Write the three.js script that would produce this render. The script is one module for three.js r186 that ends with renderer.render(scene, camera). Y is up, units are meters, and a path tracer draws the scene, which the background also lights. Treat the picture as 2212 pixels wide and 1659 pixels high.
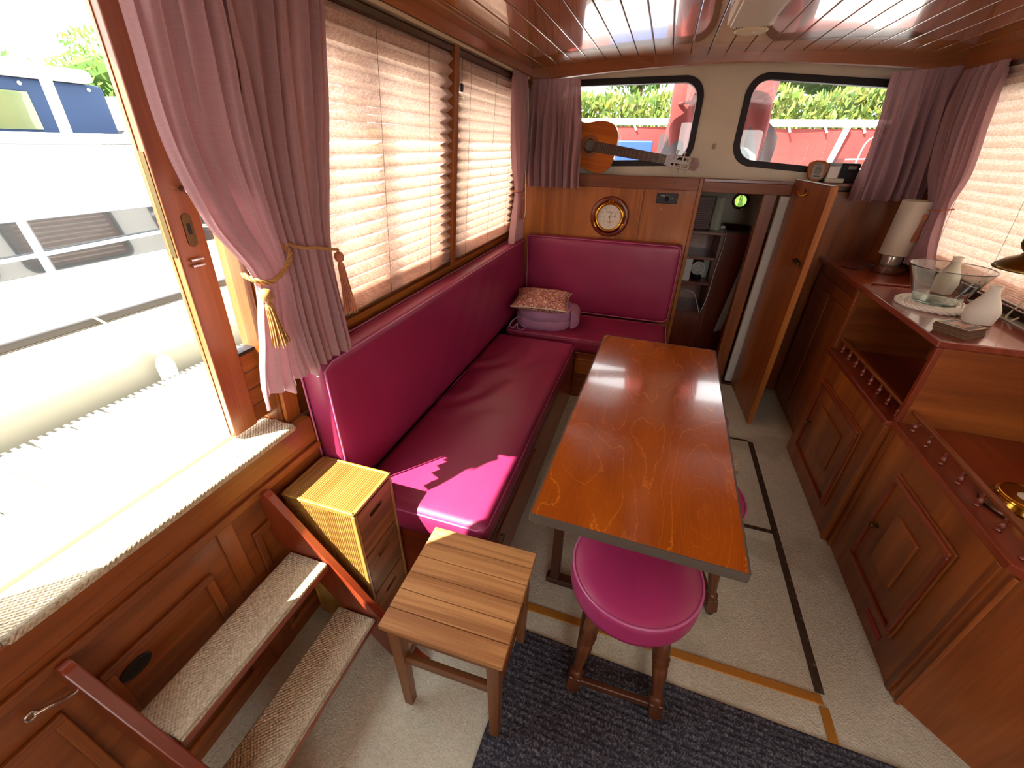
import * as THREE from 'three';
import { RoundedBoxGeometry } from 'three/addons/geometries/RoundedBoxGeometry.js';
import { mergeGeometries, mergeVertices, toCreasedNormals } from 'three/addons/utils/BufferGeometryUtils.js';

// ------------------------------------------------------------------ camera, sky, sun, exposure
const scene = new THREE.Scene();
const camera = new THREE.PerspectiveCamera(2 * Math.atan(829.5 / 900) * 180 / Math.PI, 2212 / 1659, 0.02, 200);
{
  const right = new THREE.Vector3(0.95016, 0.01611, -0.31137).normalize(), back = new THREE.Vector3(0.26256, 0.49731, 0.82689).normalize();
  const up = new THREE.Vector3().crossVectors(back, right).normalize(); right.crossVectors(up, back);
  camera.quaternion.setFromRotationMatrix(new THREE.Matrix4().makeBasis(right, up, back));
  camera.position.set(0, 1.5, 0);
}
const renderer = new THREE.WebGLRenderer({ antialias: true });
renderer.toneMapping = THREE.LinearToneMapping;
renderer.toneMappingExposure = 3.6;
renderer.shadowMap.enabled = true;
{ // pale summer sky with thin high cloud
  const w = 256, h = 128, d = new Float32Array(w * h * 4);
  for (let j = 0; j < h; j++) for (let i = 0; i < w; i++) {
    const e = Math.max(0, (j + 0.5) / h * 2 - 1), k = Math.pow(e, 0.6), o = (j * w + i) * 4;
    d[o] = 2.3 - 0.7 * k; d[o + 1] = 2.27 - 0.6 * k; d[o + 2] = 2.15 - 0.38 * k; d[o + 3] = 1;
  }
  const t = new THREE.DataTexture(d, w, h, THREE.RGBAFormat, THREE.FloatType);
  t.mapping = THREE.EquirectangularReflectionMapping; t.magFilter = t.minFilter = THREE.LinearFilter; t.needsUpdate = true;
  scene.background = t; scene.environment = t;
}
const sun = new THREE.DirectionalLight(0xfff5e6, 9);
sun.position.set(-5.2, 10 + 0.5, 6.2 - 1.5); sun.target.position.set(0, 0.5, -1.5);
sun.castShadow = true; sun.shadow.mapSize.set(4096, 4096);
Object.assign(sun.shadow.camera, { left: -6, right: 6, top: 6, bottom: -6, near: 1, far: 40 });
scene.add(sun, sun.target);

// ------------------------------------------------------------------ helpers
const V = (x, y, z) => new THREE.Vector3(x, y, z);
let seed = 12345;
const rnd = () => { seed |= 0; seed = seed + 0x6D2B79F5 | 0; let t = Math.imul(seed ^ seed >>> 15, 1 | seed); t = t + Math.imul(t ^ t >>> 7, 61 | t) ^ t; return ((t ^ t >>> 14) >>> 0) / 4294967296; };
const hash = (x, y, s) => { let h = Math.imul(x, 374761393) + Math.imul(y, 668265263) + Math.imul(s, 974634777); h = Math.imul(h ^ h >>> 13, 1274126177); return ((h ^ h >>> 16) >>> 0) / 4294967296; };
function vn(x, y, px, py, s) { // periodic value noise
  const xi = Math.floor(x), yi = Math.floor(y), fx = x - xi, fy = y - yi, m = (a, p) => ((a % p) + p) % p;
  const sx = fx * fx * (3 - 2 * fx), sy = fy * fy * (3 - 2 * fy);
  const a = hash(m(xi, px), m(yi, py), s), b = hash(m(xi + 1, px), m(yi, py), s), c = hash(m(xi, px), m(yi + 1, py), s), d = hash(m(xi + 1, px), m(yi + 1, py), s);
  return (a + (b - a) * sx) * (1 - sy) + (c + (d - c) * sx) * sy;
}
const fbm = (u, v, fx, fy, s, o = 4) => { let r = 0, a = 0.5, t = 0; for (let i = 0; i < o; i++) { r += a * vn(u * fx, v * fy, fx, fy, s + i); t += a; fx *= 2; fy *= 2; a *= 0.5; } return r / t; };
const clamp = (x, a = 0, b = 1) => Math.min(b, Math.max(a, x)), mixc = (a, b, t) => [0, 1, 2].map(i => a[i] + (b[i] - a[i]) * t), smooth = (a, b, x) => { const t = clamp((x - a) / (b - a)); return t * t * (3 - 2 * t); };
function tex(w, h, fn, rep = [1, 1], srgb = true) { // fn(u, v) -> [r,g,b] 0..255
  const d = new Uint8Array(w * h * 4);
  for (let j = 0; j < h; j++) for (let i = 0; i < w; i++) { const c = fn((i + 0.5) / w, (j + 0.5) / h), o = (j * w + i) * 4; for (let k = 0; k < 3; k++) d[o + k] = clamp(typeof c === 'number' ? c : c[k], 0, 255); d[o + 3] = 255; }
  const t = new THREE.DataTexture(d, w, h); if (srgb) t.colorSpace = THREE.SRGBColorSpace;
  t.wrapS = t.wrapT = THREE.RepeatWrapping; t.magFilter = THREE.LinearFilter; t.minFilter = THREE.LinearMipmapLinearFilter; t.generateMipmaps = true; t.repeat.set(...rep); t.needsUpdate = true;
  return t;
}
function canvasTex(w, h, draw) { const c = document.createElement('canvas'); c.width = w; c.height = h; draw(c.getContext('2d'), w, h); const t = new THREE.CanvasTexture(c); t.colorSpace = THREE.SRGBColorSpace; return t; }
const woodTex = (dark, light, s, T = [0.5, 1.2], fine = 1) => tex(512, 512, (u, v) => {
  const w = fbm(u, v, 3, 2, s) - 0.5, big = fbm(u + w * 0.12, v, 7, 2, s + 9, 3), band = fbm(u + w * 0.06, v, 24, 2, s + 20, 3), pore = vn(u * 190, v * 14, 190, 14, s + 40);
  return mixc(dark, light, clamp(0.5 + (big - 0.5) * 1.3 + (band - 0.5) * 0.8 * fine + (pore - 0.5) * 0.28 * fine));
}, [1 / T[0], 1 / T[1]]);
const noiseBump = (s, f = 64, T = 0.2) => tex(256, 256, (u, v) => 255 * fbm(u, v, f, f, s, 2), [1 / T, 1 / T], false);
const phys = (o) => new THREE.MeshPhysicalMaterial(o);
const col = (h) => new THREE.Color(h);

const grainBump = tex(256, 256, (u, v) => 255 * (0.6 * vn(u * 90, v * 6, 90, 6, 3) + 0.4 * vn(u * 40, v * 3, 40, 3, 5)), [1 / 0.25, 1 / 0.5], false);
const wood = (dark, light, s, o = {}) => phys({ map: woodTex(dark, light, s, o.T, o.fine), roughness: o.r ?? 0.42, clearcoat: o.cc ?? 0.45, clearcoatRoughness: o.cr ?? 0.18, bumpMap: grainBump, bumpScale: o.b ?? 0.00025, ior: o.ior ?? 1.5 });
const M = {
  lining: wood([110, 55, 19], [156, 88, 37], 13, { cc: 0.3 }),
  mahog: wood([114, 53, 15], [162, 89, 33], 11),
  mahogRed: wood([106, 38, 18], [146, 62, 30], 23, { r: 0.35, cc: 0.6 }),
  veneer: wood([140, 76, 22], [184, 112, 42], 31, { cc: 0.14, r: 0.5 }),
  fiddle: wood([112, 58, 26], [146, 84, 42], 43, { cc: 0.1, r: 0.55 }),
  dark: wood([58, 26, 14], [92, 46, 24], 57, { cc: 0.3 }),
  ceil: wood([158, 96, 34], [202, 134, 58], 67, { r: 0.2, ior: 1.8, cc: 1, cr: 0.045, b: 0.00008 }),
  beam: wood([140, 74, 24], [176, 98, 38], 71, { cc: 0.6, cr: 0.15 }),
  teak: wood([122, 62, 20], [170, 98, 38], 83, { cc: 0.5 }),
  worn: wood([150, 100, 54], [192, 142, 86], 97, { cc: 0.05, r: 0.6, fine: 2, T: [0.22, 0.8] }),
  legOak: wood([92, 54, 26], [140, 88, 44], 101, { cc: 0.2, r: 0.5 }),
  turned: wood([70, 36, 18], [120, 68, 34], 113, { cc: 0.4, r: 0.4 }),
  cedar: wood([94, 56, 28], [150, 98, 52], 127, { cc: 0.1, r: 0.55 }),
  reed: phys({ map: woodTex([124, 88, 36], [172, 132, 66], 131, [0.12, 0.7], 1.6), roughness: 0.45, clearcoat: 0.2 }),
  brass: phys({ color: col(0xd9a441), metalness: 1, roughness: 0.16 }),
  oldBrass: phys({ color: col(0x8a7440), metalness: 1, roughness: 0.32 }),
  bronze: phys({ color: col(0x6b5a3a), metalness: 1, roughness: 0.42 }),
  chrome: phys({ color: col(0xd8d8d8), metalness: 1, roughness: 0.12 }),
  steelDark: phys({ color: col(0x3a3632), metalness: 0.7, roughness: 0.4 }),
  black: phys({ color: col(0x17161a), roughness: 0.55 }),
  rubber: phys({ color: col(0x1c1920), roughness: 0.6 }),
  tableEdge: phys({ color: col(0x544a40), roughness: 0.5 }),
  cream: phys({ color: col(0xd8cfae), roughness: 0.5 }),
  white: phys({ color: col(0xe9e7e2), roughness: 0.45, clearcoat: 0.3 }),
  paint: phys({ map: tex(256, 256, (u, v) => mixc([216, 208, 186], [230, 224, 204], fbm(u, v, 5, 5, 7)), [1.4, 1.4]), roughness: 0.6 }),
  greyPaint: phys({ color: col(0xb9b8b0), roughness: 0.7 }),
  glass: phys({ color: 0xffffff, transmission: 1, roughness: 0.0, thickness: 0, ior: 1.45 }),
  dusty: phys({ color: 0xf4f4f4, transmission: 1, roughness: 0.0, thickness: 0, ior: 1.45 }),
};
M.floor = phys({ map: tex(512, 512, (u, v) => { const l = fbm(u, v, 6, 6, 3, 3), n = vn(u * 150, v * 150, 150, 150, 5), q = vn(u * 75, v * 75, 75, 75, 8), st = smooth(0.6, 0.75, fbm(u, v, 4, 4, 19, 3)); return mixc(mixc([184, 187, 166], [219, 221, 202], clamp(0.5 + (l - 0.5) * 0.5 + (n - 0.5) * 0.42 + (q - 0.5) * 0.2)), [128, 118, 98], st * 0.22); }, [1.25, 1.25]), roughness: 0.95, bumpMap: noiseBump(9, 70, 0.25), bumpScale: 0.002, sheen: 0.2, sheenRoughness: 0.8 });
M.rug = phys({ map: tex(512, 512, (u, v) => { const n = fbm(u, v, 128, 128, 4, 2), r = Math.sin(v * Math.PI * 2 * 26) * 0.5 + 0.5; return mixc([44, 47, 58], [128, 130, 136], clamp((n - 0.42) * 1.7 + r * 0.12)); }, [2, 2]), roughness: 1, bumpMap: tex(256, 256, (u, v) => 150 * (Math.sin(v * Math.PI * 2 * 26) * 0.5 + 0.5) + 105 * vn(u * 96, v * 96, 96, 96, 2), [2, 2], false), bumpScale: 0.004 });
M.loop = phys({ map: tex(256, 256, (u, v) => { const n = fbm(u, v, 40, 40, 14, 2), c = (Math.sin(u * 6.283 * 20) * Math.sin(v * 6.283 * 20)) * 0.5 + 0.5; return mixc([158, 144, 116], [220, 210, 184], clamp(n * 0.8 + c * 0.3)); }, [5, 5]), roughness: 1, bumpMap: tex(256, 256, (u, v) => 255 * clamp((Math.sin(u * 6.283 * 20) * Math.sin(v * 6.283 * 20)) * 0.4 + 0.5 + (vn(u * 60, v * 60, 60, 60, 3) - 0.5) * 0.5), [5, 5], false), bumpScale: 0.004 });
M.vinyl = phys({ map: tex(256, 256, (u, v) => mixc([138, 34, 76], [152, 43, 87], fbm(u, v, 5, 5, 31, 4)), [1.2, 1.2]), roughness: 0.4, clearcoat: 0.12, clearcoatRoughness: 0.35, bumpMap: noiseBump(17, 90, 0.12), bumpScale: 0.0002 });
M.vinylStool = phys({ map: tex(256, 256, (u, v) => mixc([158, 44, 96], [168, 52, 104], fbm(u, v, 5, 5, 37, 4)), [1.5, 1.5]), roughness: 0.38, clearcoat: 0.15, clearcoatRoughness: 0.3, bumpMap: noiseBump(19, 90, 0.12), bumpScale: 0.00015 });
M.piping = phys({ color: col(0xb8608e), roughness: 0.35, clearcoat: 0.2 });
M.curtain = phys({ map: tex(256, 256, (u, v) => mixc([168, 130, 136], [194, 158, 162], clamp(0.5 + (vn(u * 128, v * 12, 128, 12, 3) - 0.5) * 0.22 + (vn(u * 12, v * 128, 12, 128, 5) - 0.5) * 0.26)), [6, 6]), roughness: 0.95, transmission: 0.22, thickness: 0, sheen: 0.25, sheenColor: col(0xd0a8b0), sheenRoughness: 0.6, side: THREE.DoubleSide });
M.blind = phys({ map: tex(512, 512, (u, v) => { const n = fbm(u, v, 90, 130, 23, 2); return mixc([222, 190, 170], [240, 218, 202], smooth(0.4, 0.6, n)); }, [2.2, 2.2]), roughness: 0.97, transmission: 0.5, thickness: 0, side: THREE.DoubleSide });
M.gold = phys({ color: col(0xb98a52), roughness: 0.5, sheen: 0.5, sheenColor: col(0xffe0a0) });
M.peach = phys({ color: col(0xc07a5c), roughness: 0.7 });

const OFF = new Map(), ZERO = V(0, 0, 0), used = {};
const numbered = (n) => { used[n] = (used[n] ?? -1) + 1; return used[n] ? n + '_' + String(used[n]).padStart(3, '0') : n; };
function tag(o, label, category, group, kind) { o.userData = {}; if (label) o.userData.label = label; if (category) o.userData.category = category; if (group) o.userData.group = group; if (kind) o.userData.kind = kind; return o; }
function thing(name, label, category, pos = [0, 0, 0], group, ry = 0) { const o = new THREE.Group(); o.name = numbered(name); o.position.set(...pos); o.rotation.y = ry; scene.add(o); OFF.set(o, ry ? ZERO : V(...pos)); return tag(o, label, category, group); }
function struct(name, pos = [0, 0, 0]) { const o = new THREE.Group(); o.name = numbered(name); o.position.set(...pos); scene.add(o); OFF.set(o, V(...pos)); return tag(o, null, null, null, 'structure'); }
const localGroup = (o) => { OFF.set(o, ZERO); return o; };
function mesh(name, g, m, parent, p = [0, 0, 0], r) {
  const o = new THREE.Mesh(g, m); o.castShadow = o.receiveShadow = true; const off = OFF.get(parent) ?? ZERO;
  if (parent === scene) o.name = numbered(name); else o.name = name;
  o.position.set(p[0] - off.x, p[1] - off.y, p[2] - off.z); if (r) o.rotation.set(...r);
  parent.add(o); OFF.set(o, r ? ZERO : V(p[0], p[1], p[2])); return o;
}
function uvm(g, axis = 'y', jitter = true) { // uv in metres, grain (v) along axis
  const p = g.attributes.position, n = g.attributes.normal, uv = new Float32Array(p.count * 2), A = ['x', 'y', 'z'], ju = jitter ? rnd() * 7 : 0, jv = jitter ? rnd() * 7 : 0;
  const get = (b, i, k) => k === 'x' ? b.getX(i) : k === 'y' ? b.getY(i) : b.getZ(i);
  for (let i = 0; i < p.count; i++) {
    const a = A.map(k => Math.abs(get(n, i, k))), d = A[a.indexOf(Math.max(...a))], r = A.filter(k => k !== d);
    let v = axis, u; if (d === axis) { u = r[0]; v = r[1]; } else u = r.find(k => k !== axis);
    uv[2 * i] = get(p, i, u) + ju; uv[2 * i + 1] = get(p, i, v) + jv;
  }
  g.setAttribute('uv', new THREE.BufferAttribute(uv, 2)); return g;
}
const longest = (w, h, d) => w >= h && w >= d ? 'x' : h >= d ? 'y' : 'z';
const boxG = (w, h, d, r = 0.003, axis) => uvm(r > 0 ? new RoundedBoxGeometry(w, h, d, 1, Math.min(r, w / 2.01, h / 2.01, d / 2.01)) : new THREE.BoxGeometry(w, h, d), axis ?? longest(w, h, d));
// box by ranges in world coordinates (or the parent's own axes for turned parents)
function B(name, x, y, z, m, parent, o = {}) { return mesh(name, boxG(x[1] - x[0], y[1] - y[0], z[1] - z[0], o.r ?? 0.003, o.a), m, parent, [(x[0] + x[1]) / 2, (y[0] + y[1]) / 2, (z[0] + z[1]) / 2], o.rot); }
const lathe = (pts, n = 32) => { const g = new THREE.LatheGeometry(pts.map(p => new THREE.Vector2(p[0], p[1])), n); return g; };
const tube = (pts, r, n = 32, k = 6, closed = false) => new THREE.TubeGeometry(new THREE.CatmullRomCurve3(pts.map(p => p.isVector3 ? p : V(...p)), closed), n, r, k, closed);
const cyl = (r0, r1, h, n = 16) => new THREE.CylinderGeometry(r0, r1, h, n);
function rod(name, a, b, r, m, parent, r2) { // straight rod between two points
  const A = V(...a), Bv = V(...b), d = Bv.clone().sub(A), g = uvm(new THREE.CylinderGeometry(r2 ?? r, r, d.length(), 10), 'y'); const q = new THREE.Quaternion().setFromUnitVectors(V(0, 1, 0), d.clone().normalize());
  const o = mesh(name, g, m, parent, A.add(Bv).multiplyScalar(0.5).toArray()); o.quaternion.copy(q); OFF.set(o, ZERO); return o;
}
const shapeOf = (pts) => new THREE.Shape(pts.map(p => new THREE.Vector2(p[0], p[1])));
function rr(x0, x1, y0, y1, r, C = THREE.Path) { const s = new C(); s.moveTo(x0 + r, y0); s.lineTo(x1 - r, y0); s.absarc(x1 - r, y0 + r, r, -Math.PI / 2, 0); s.lineTo(x1, y1 - r); s.absarc(x1 - r, y1 - r, r, 0, Math.PI / 2); s.lineTo(x0 + r, y1); s.absarc(x0 + r, y1 - r, r, Math.PI / 2, Math.PI); s.lineTo(x0, y0 + r); s.absarc(x0 + r, y0 + r, r, Math.PI, 1.5 * Math.PI); return s; }
const ext = (s, d, b = 0, seg = 12) => { const g = new THREE.ExtrudeGeometry(s, { depth: d, bevelEnabled: b > 0, bevelThickness: b, bevelSize: b, bevelSegments: 2, curveSegments: seg }); return g; };
const merged = (gs) => mergeGeometries(gs.map(g => { const h = g.index ? g.toNonIndexed() : g; for (const k of Object.keys(h.attributes)) if (!['position', 'normal', 'uv'].includes(k)) h.deleteAttribute(k); return h; }));
const at = (g, x, y, z, rx = 0, ry = 0, rz = 0) => { g.rotateX(rx); g.rotateY(ry); g.rotateZ(rz); return g.translate(x, y, z); };
// soft upholstery block: rounded, crowned, gently creased
function cushionG(w, h, d, r, o = {}) {
  const sx = Math.max(4, Math.round(w / 0.03)), sy = Math.max(4, Math.round(h / 0.03)), sz = Math.max(4, Math.round(d / 0.03));
  let g = new THREE.BoxGeometry(w, h, d, sx, sy, sz); g.deleteAttribute('normal'); g.deleteAttribute('uv'); g = mergeVertices(g, 1e-5);
  const p = g.attributes.position, hx = w / 2, hy = h / 2, hz = d / 2;
  for (let i = 0; i < p.count; i++) {
    const v = V(p.getX(i), p.getY(i), p.getZ(i)), c = V(clamp(v.x, -hx + r, hx - r), clamp(v.y, -hy + r, hy - r), clamp(v.z, -hz + r, hz - r)), e = v.clone().sub(c);
    if (e.lengthSq() > 1e-12) v.copy(c).add(e.normalize().multiplyScalar(r));
    const cr = o.crown ?? 0, ax = o.axis ?? 'y', q = { x: v.x / hx, y: v.y / hy, z: v.z / hz }, others = ['x', 'y', 'z'].filter(k => k !== ax), side = Math.sign(v[ax]);
    const bul = cr * (1 - Math.pow(Math.abs(q[others[0]]), 3)) * (1 - Math.pow(Math.abs(q[others[1]]), 3));
    let wr = 0; if (o.wr) wr = o.wr * (o.wf ? o.wf(v) : vn(v.x * 9 + 50, v.z * 9 + v.y * 9 + 50, 997, 997, 5) - 0.5);
    if (Math.abs(q[ax]) > 0.5) v[ax] += side * (bul + wr);
    p.setXYZ(i, v.x, v.y, v.z);
  }
  g.computeVertexNormals(); return uvm(g, 'z', false);
}
// ------------------------------------------------------------------ the cabin shell
const LEAN = Math.atan(0.08);
const sideG = (s, d) => uvm(ext(s, d).rotateY(-Math.PI / 2), 'z');        // shape x -> z, extruded outboard (-x)
const sideGR = (s, d) => uvm(ext(s, d).rotateY(Math.PI / 2), 'z');         // shape x -> -z, extruded outboard (+x)
function roundPoly(pts, r, C = THREE.Path) {
  const s = new C(), n = pts.length, P = pts.map(p => new THREE.Vector2(...p));
  for (let i = 0; i < n; i++) { const a = P[(i + n - 1) % n], b = P[i], c = P[(i + 1) % n], u = a.clone().sub(b).setLength(r).add(b), v = c.clone().sub(b).setLength(r).add(b); if (i) s.lineTo(u.x, u.y); else s.moveTo(u.x, u.y); s.quadraticCurveTo(b.x + (u.x + v.x - 2 * b.x) * 0.12, b.y + (u.y + v.y - 2 * b.y) * 0.12, v.x, v.y); }
  s.closePath(); return s;
}
const cy = (x) => 1.945 - 0.05 * Math.pow((x - 0.2) / 1.1, 2);

const floor = struct('floor');
B('carpet', [-1.0, 1.42], [-0.04, 0], [-3.05, 1.55], M.floor, floor, { r: 0, a: 'z' });
const stripDark = phys({ map: tex(128, 128, (u, v) => mixc([66, 54, 42], [104, 104, 88], smooth(0.5, 0.85, fbm(u, v, 12, 12, 5))), [6, 6]), roughness: 0.6, metalness: 0.1 });
const stripGold = phys({ color: col(0xc08a3a), roughness: 0.38, metalness: 0.35 });
B('hatch_strip', [0.735, 0.762], [0, 0.004], [-2.31, -0.94], stripDark, floor, { r: 0.0015 });
B('hatch_strip', [0.45, 0.735], [0, 0.004], [-2.325, -2.31], stripDark, floor, { r: 0.0015 });
B('hatch_strip', [0.40, 0.735], [0, 0.004], [-1.62, -1.6], stripDark, floor, { r: 0.0015 });
B('brass_strip', [-0.32, 0.75], [0, 0.005], [-0.935, -0.905], stripGold, floor, { r: 0.002 });
B('brass_strip', [0.735, 0.762], [0, 0.005], [-0.9, -0.8], stripGold, floor, { r: 0.002 });

// ceiling: varnished planks under a cambered roof
const ceiling = struct('ceiling');
{
  const w = 0.0865, g = [0, 1, 2].map(() => boxG(w, 0.012, 4.62, 0.0035, 'z'));
  for (let i = 0; i < 26; i++) { const x = -0.915 + i * 0.0895, o = mesh('plank', g[i % 3], M.ceil, ceiling, [x, cy(x) + 0.006, -0.77]); o.rotation.z = Math.atan((cy(x + 0.01) - cy(x - 0.01)) / 0.02); }
  const pts = []; for (let i = 0; i <= 20; i++) { const x = -1.12 + i * 2.64 / 20; pts.push([x, cy(x) + 0.013]); } for (let i = 20; i >= 0; i--) { const x = -1.12 + i * 2.64 / 20; pts.push([x, cy(x) + 0.06]); }
  mesh('roof_deck', uvm(ext(shapeOf(pts), 5.36).translate(0, 0, -3.78), 'z'), M.dark, ceiling);
}
{
  const beam = struct('trim_1'), a = []; for (let i = 0; i <= 24; i++) { const x = -0.93 + i * 2.28 / 24; a.push([x, cy(x) - 0.038 - 0.018 * Math.abs(x - 0.3)]); } for (let i = 24; i >= 0; i--) { const x = -0.93 + i * 2.28 / 24; a.push([x, cy(x) + 0.004]); }
  mesh('bulkhead_beam', uvm(ext(shapeOf(a), 0.045, 0.002).translate(0, 0, -3.06), 'x'), M.beam, beam);
  B('side_beam', [-0.925, -0.862], [1.862, 1.93], [-3.05, 1.5], M.beam, struct('trim_2'), { r: 0.006, a: 'z' });
  B('curtain_track', [-0.905, -0.875], [1.848, 1.861], [-3.0, 0.6], M.cream, struct('trim_3'), { r: 0.002, a: 'z' });
  B('side_beam', [1.262, 1.33], [1.825, 1.93], [-3.05, 1.5], M.beam, struct('trim_4'), { r: 0.006, a: 'z' });
}

// port side: lower lining with framed panels
const wl = struct('wall_left');
B('lining', [-0.985, -0.95], [-0.02, 0.70], [-3.05, 1.52], M.lining, wl, { r: 0, a: 'z' });
B('coaming', [-0.985, -0.948], [0.655, 0.735], [-0.86, 1.5], M.lining, wl, { r: 0.008, a: 'z' });
B('rail', [-0.95, -0.938], [0.615, 0.64], [-0.86, 1.5], M.lining, wl, { r: 0.004, a: 'z' });
B('stile', [-0.95, -0.944], [0.02, 0.615], [-0.515, -0.47], M.lining, wl, { r: 0.002, a: 'y' });
{ const f = (y0, y1, z0, z1) => { const t = 0.022; B('moulding', [-0.95, -0.938], [y1 - t, y1], [z0, z1], M.lining, wl, { r: 0.004, a: 'z' }); B('moulding', [-0.95, -0.938], [y0, y0 + t], [z0, z1], M.lining, wl, { r: 0.004, a: 'z' }); B('moulding', [-0.95, -0.938], [y0 + t, y1 - t], [z0, z0 + t], M.lining, wl, { r: 0.004, a: 'y' }); B('moulding', [-0.95, -0.938], [y0 + t, y1 - t], [z1 - t, z1], M.lining, wl, { r: 0.004, a: 'y' }); };
  f(0.06, 0.525, -0.42, -0.16); f(0.06, 0.525, -0.1, 0.4); f(0.06, 0.525, -0.8, -0.55);
  const ring = mesh('finger_hole', lathe([[0.0, 0.001], [0.019, 0.001], [0.02, 0.004], [0.025, 0.004], [0.026, 0]], 20), M.black, wl, [-0.949, 0.462, -0.215]); ring.rotation.z = -Math.PI / 2; ring.scale.set(0.8, 1, 1.3);
}
B('sole_plate', [-1.12, -0.985], [0.69, 0.716], [-3.05, 1.52], M.mahog, wl, { r: 0 });
// port side: leaning cabin side, with door opening and window openings
const wu = localGroup(struct('wall_left')); wu.position.set(-0.985, 0.955, 0); wu.rotation.z = -LEAN;
{
  const mk = (door) => { const s = shapeOf([[-3.2, -0.235], [1.55, -0.235], [1.55, 0.965], [-3.2, 0.965]]); s.holes.push(rr(door, -0.105, -0.22, 0.885, 0.005), rr(-1.86, -1.02, 0.03, 0.8, 0.07), rr(-2.86, -2.05, 0.03, 0.8, 0.07)); return s; };
  mesh('lining', sideG(mk(-0.8), 0.02), M.mahog, wu);
  mesh('cabin_side', sideG(mk(-0.97), 0.02).translate(-0.085, 0, 0), M.white, wu);
  B('sill', [-0.02, 0.012], [-0.012, 0.008], [-3.03, -0.86], M.veneer, wu, { r: 0.004, a: 'z' });
  B('sill_board', [0, 0.006], [-0.1, -0.012], [-3.03, -0.86], M.veneer, wu, { r: 0.001, a: 'z' });
  B('mullion', [0, 0.034], [0.008, 0.9], [-1.986, -1.944], M.veneer, wu, { r: 0.003, a: 'y' });
  B('jamb', [-0.085, 0.0], [-0.22, 0.9], [-0.83, -0.8], M.teak, wu, { r: 0.002, a: 'y' });
  B('jamb', [-0.085, 0.0], [-0.22, 0.9], [-0.107, -0.08], M.teak, wu, { r: 0.002, a: 'y' });
  B('jamb_casing', [0.0, 0.014], [-0.225, 0.9], [-0.86, -0.805], M.teak, wu, { r: 0.003, a: 'y' });
}
{ // fixed side windows and their panes
  let n = 0; for (const [z0, z1] of [[-1.86, -1.02], [-2.86, -2.05]]) {
    const w = localGroup(struct('window_' + (++n + 2))); w.position.set(-0.985, 0.955, 0); w.rotation.z = -LEAN; const y0 = n === 3 ? 0.06 : 0.03;
    const s = rr(z0 - 0.012, z1 + 0.012, y0 - 0.012, 0.812, 0.08, THREE.Shape); s.holes.push(rr(z0 + 0.012, z1 - 0.012, y0 + 0.012, 0.788, 0.06));
    mesh('gasket', sideG(s, 0.035).translate(-0.075, 0, 0), M.rubber, w);
    mesh('pane', sideG(rr(z0, z1, y0, 0.8, 0.07, THREE.Shape), 0.0001).translate(-0.095, 0, 0), M.glass, w);
  }
}
// the sliding door, pushed forward
const d2 = localGroup(struct('door_2')); d2.position.set(-0.985, 0.955, 0); d2.rotation.z = -LEAN;
{
  const x0 = -0.075, x1 = -0.04;
  B('stile', [x0, x1], [-0.2, 0.9], [-0.748, -0.672], M.teak, d2, { r: 0.004, a: 'y' });
  B('edge_strip', [x0 + 0.008, x0 + 0.016], [-0.2, 0.9], [-0.676, -0.67], M.teak, d2, { r: 0.001, a: 'y' });
  B('stile', [x0, x1], [-0.2, 0.9], [-1.42, -1.345], M.teak, d2, { r: 0.004, a: 'y' });
  B('top_rail', [x0, x1], [0.82, 0.9], [-1.345, -0.748], M.teak, d2, { r: 0.004, a: 'z' });
  for (let i = 0; i < 4; i++) B('board', [x0 + 0.008, x1 - 0.008], [-0.2 + i * 0.056, -0.147 + i * 0.056], [-1.345, -0.748], M.teak, d2, { r: 0.003, a: 'z' });
  B('pane_bead', [x0 + 0.004, x1 - 0.002], [0.025, 0.034], [-1.345, -0.748], M.black, d2, { r: 0.001 });
  B('pane', [x0 + 0.016, x0 + 0.0163], [0.034, 0.82], [-1.345, -0.748], M.glass, d2, { r: 0 });
  // lock furniture on the stile
  const kn = mesh('knob', lathe([[0, 0], [0.007, 0], [0.005, 0.012], [0.011, 0.02], [0.008, 0.027], [0, 0.029]], 16), M.chrome, d2, [x1, 0.45, -0.722]); kn.rotation.z = -Math.PI / 2;
  const plate = mesh('lock_plate', ext(rr(-0.011, 0.011, -0.036, 0.036, 0.0105, THREE.Shape), 0.002).rotateY(Math.PI / 2), M.bronze, d2, [x1, 0.365, -0.712]);
  mesh('keyhole', ext(rr(-0.004, 0.004, -0.012, 0.012, 0.002, THREE.Shape), 0.0006).rotateY(Math.PI / 2), M.black, plate, [x1 + 0.0021, 0.368, -0.712]);
  for (const y of [0.302, 0.288]) { const b = mesh('bolt_pin', cyl(0.004, 0.004, 0.03, 8), M.chrome, d2, [x1 + 0.006, y, -0.706]); b.rotation.x = Math.PI / 2; }
  B('lock_edge', [x0 + 0.006, x1 - 0.006], [0.31, 0.52], [-0.672, -0.6705], M.bronze, d2, { r: 0.0005 });
}
B('threshold_rail', [-1.098, -1.074], [0.695, 0.726], [-1.45, 1.4], M.teak, struct('trim_5'), { r: 0.004, a: 'z' });
{ const t = mesh('sill_carpet', boxG(0.124, 0.028, 0.69, 0.01, 'z'), M.loop, scene, [-1.01, 0.731, -0.452]); tag(t, 'pale beige loop carpet strip on the door sill, bright with sun', 'carpet strip'); }

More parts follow.
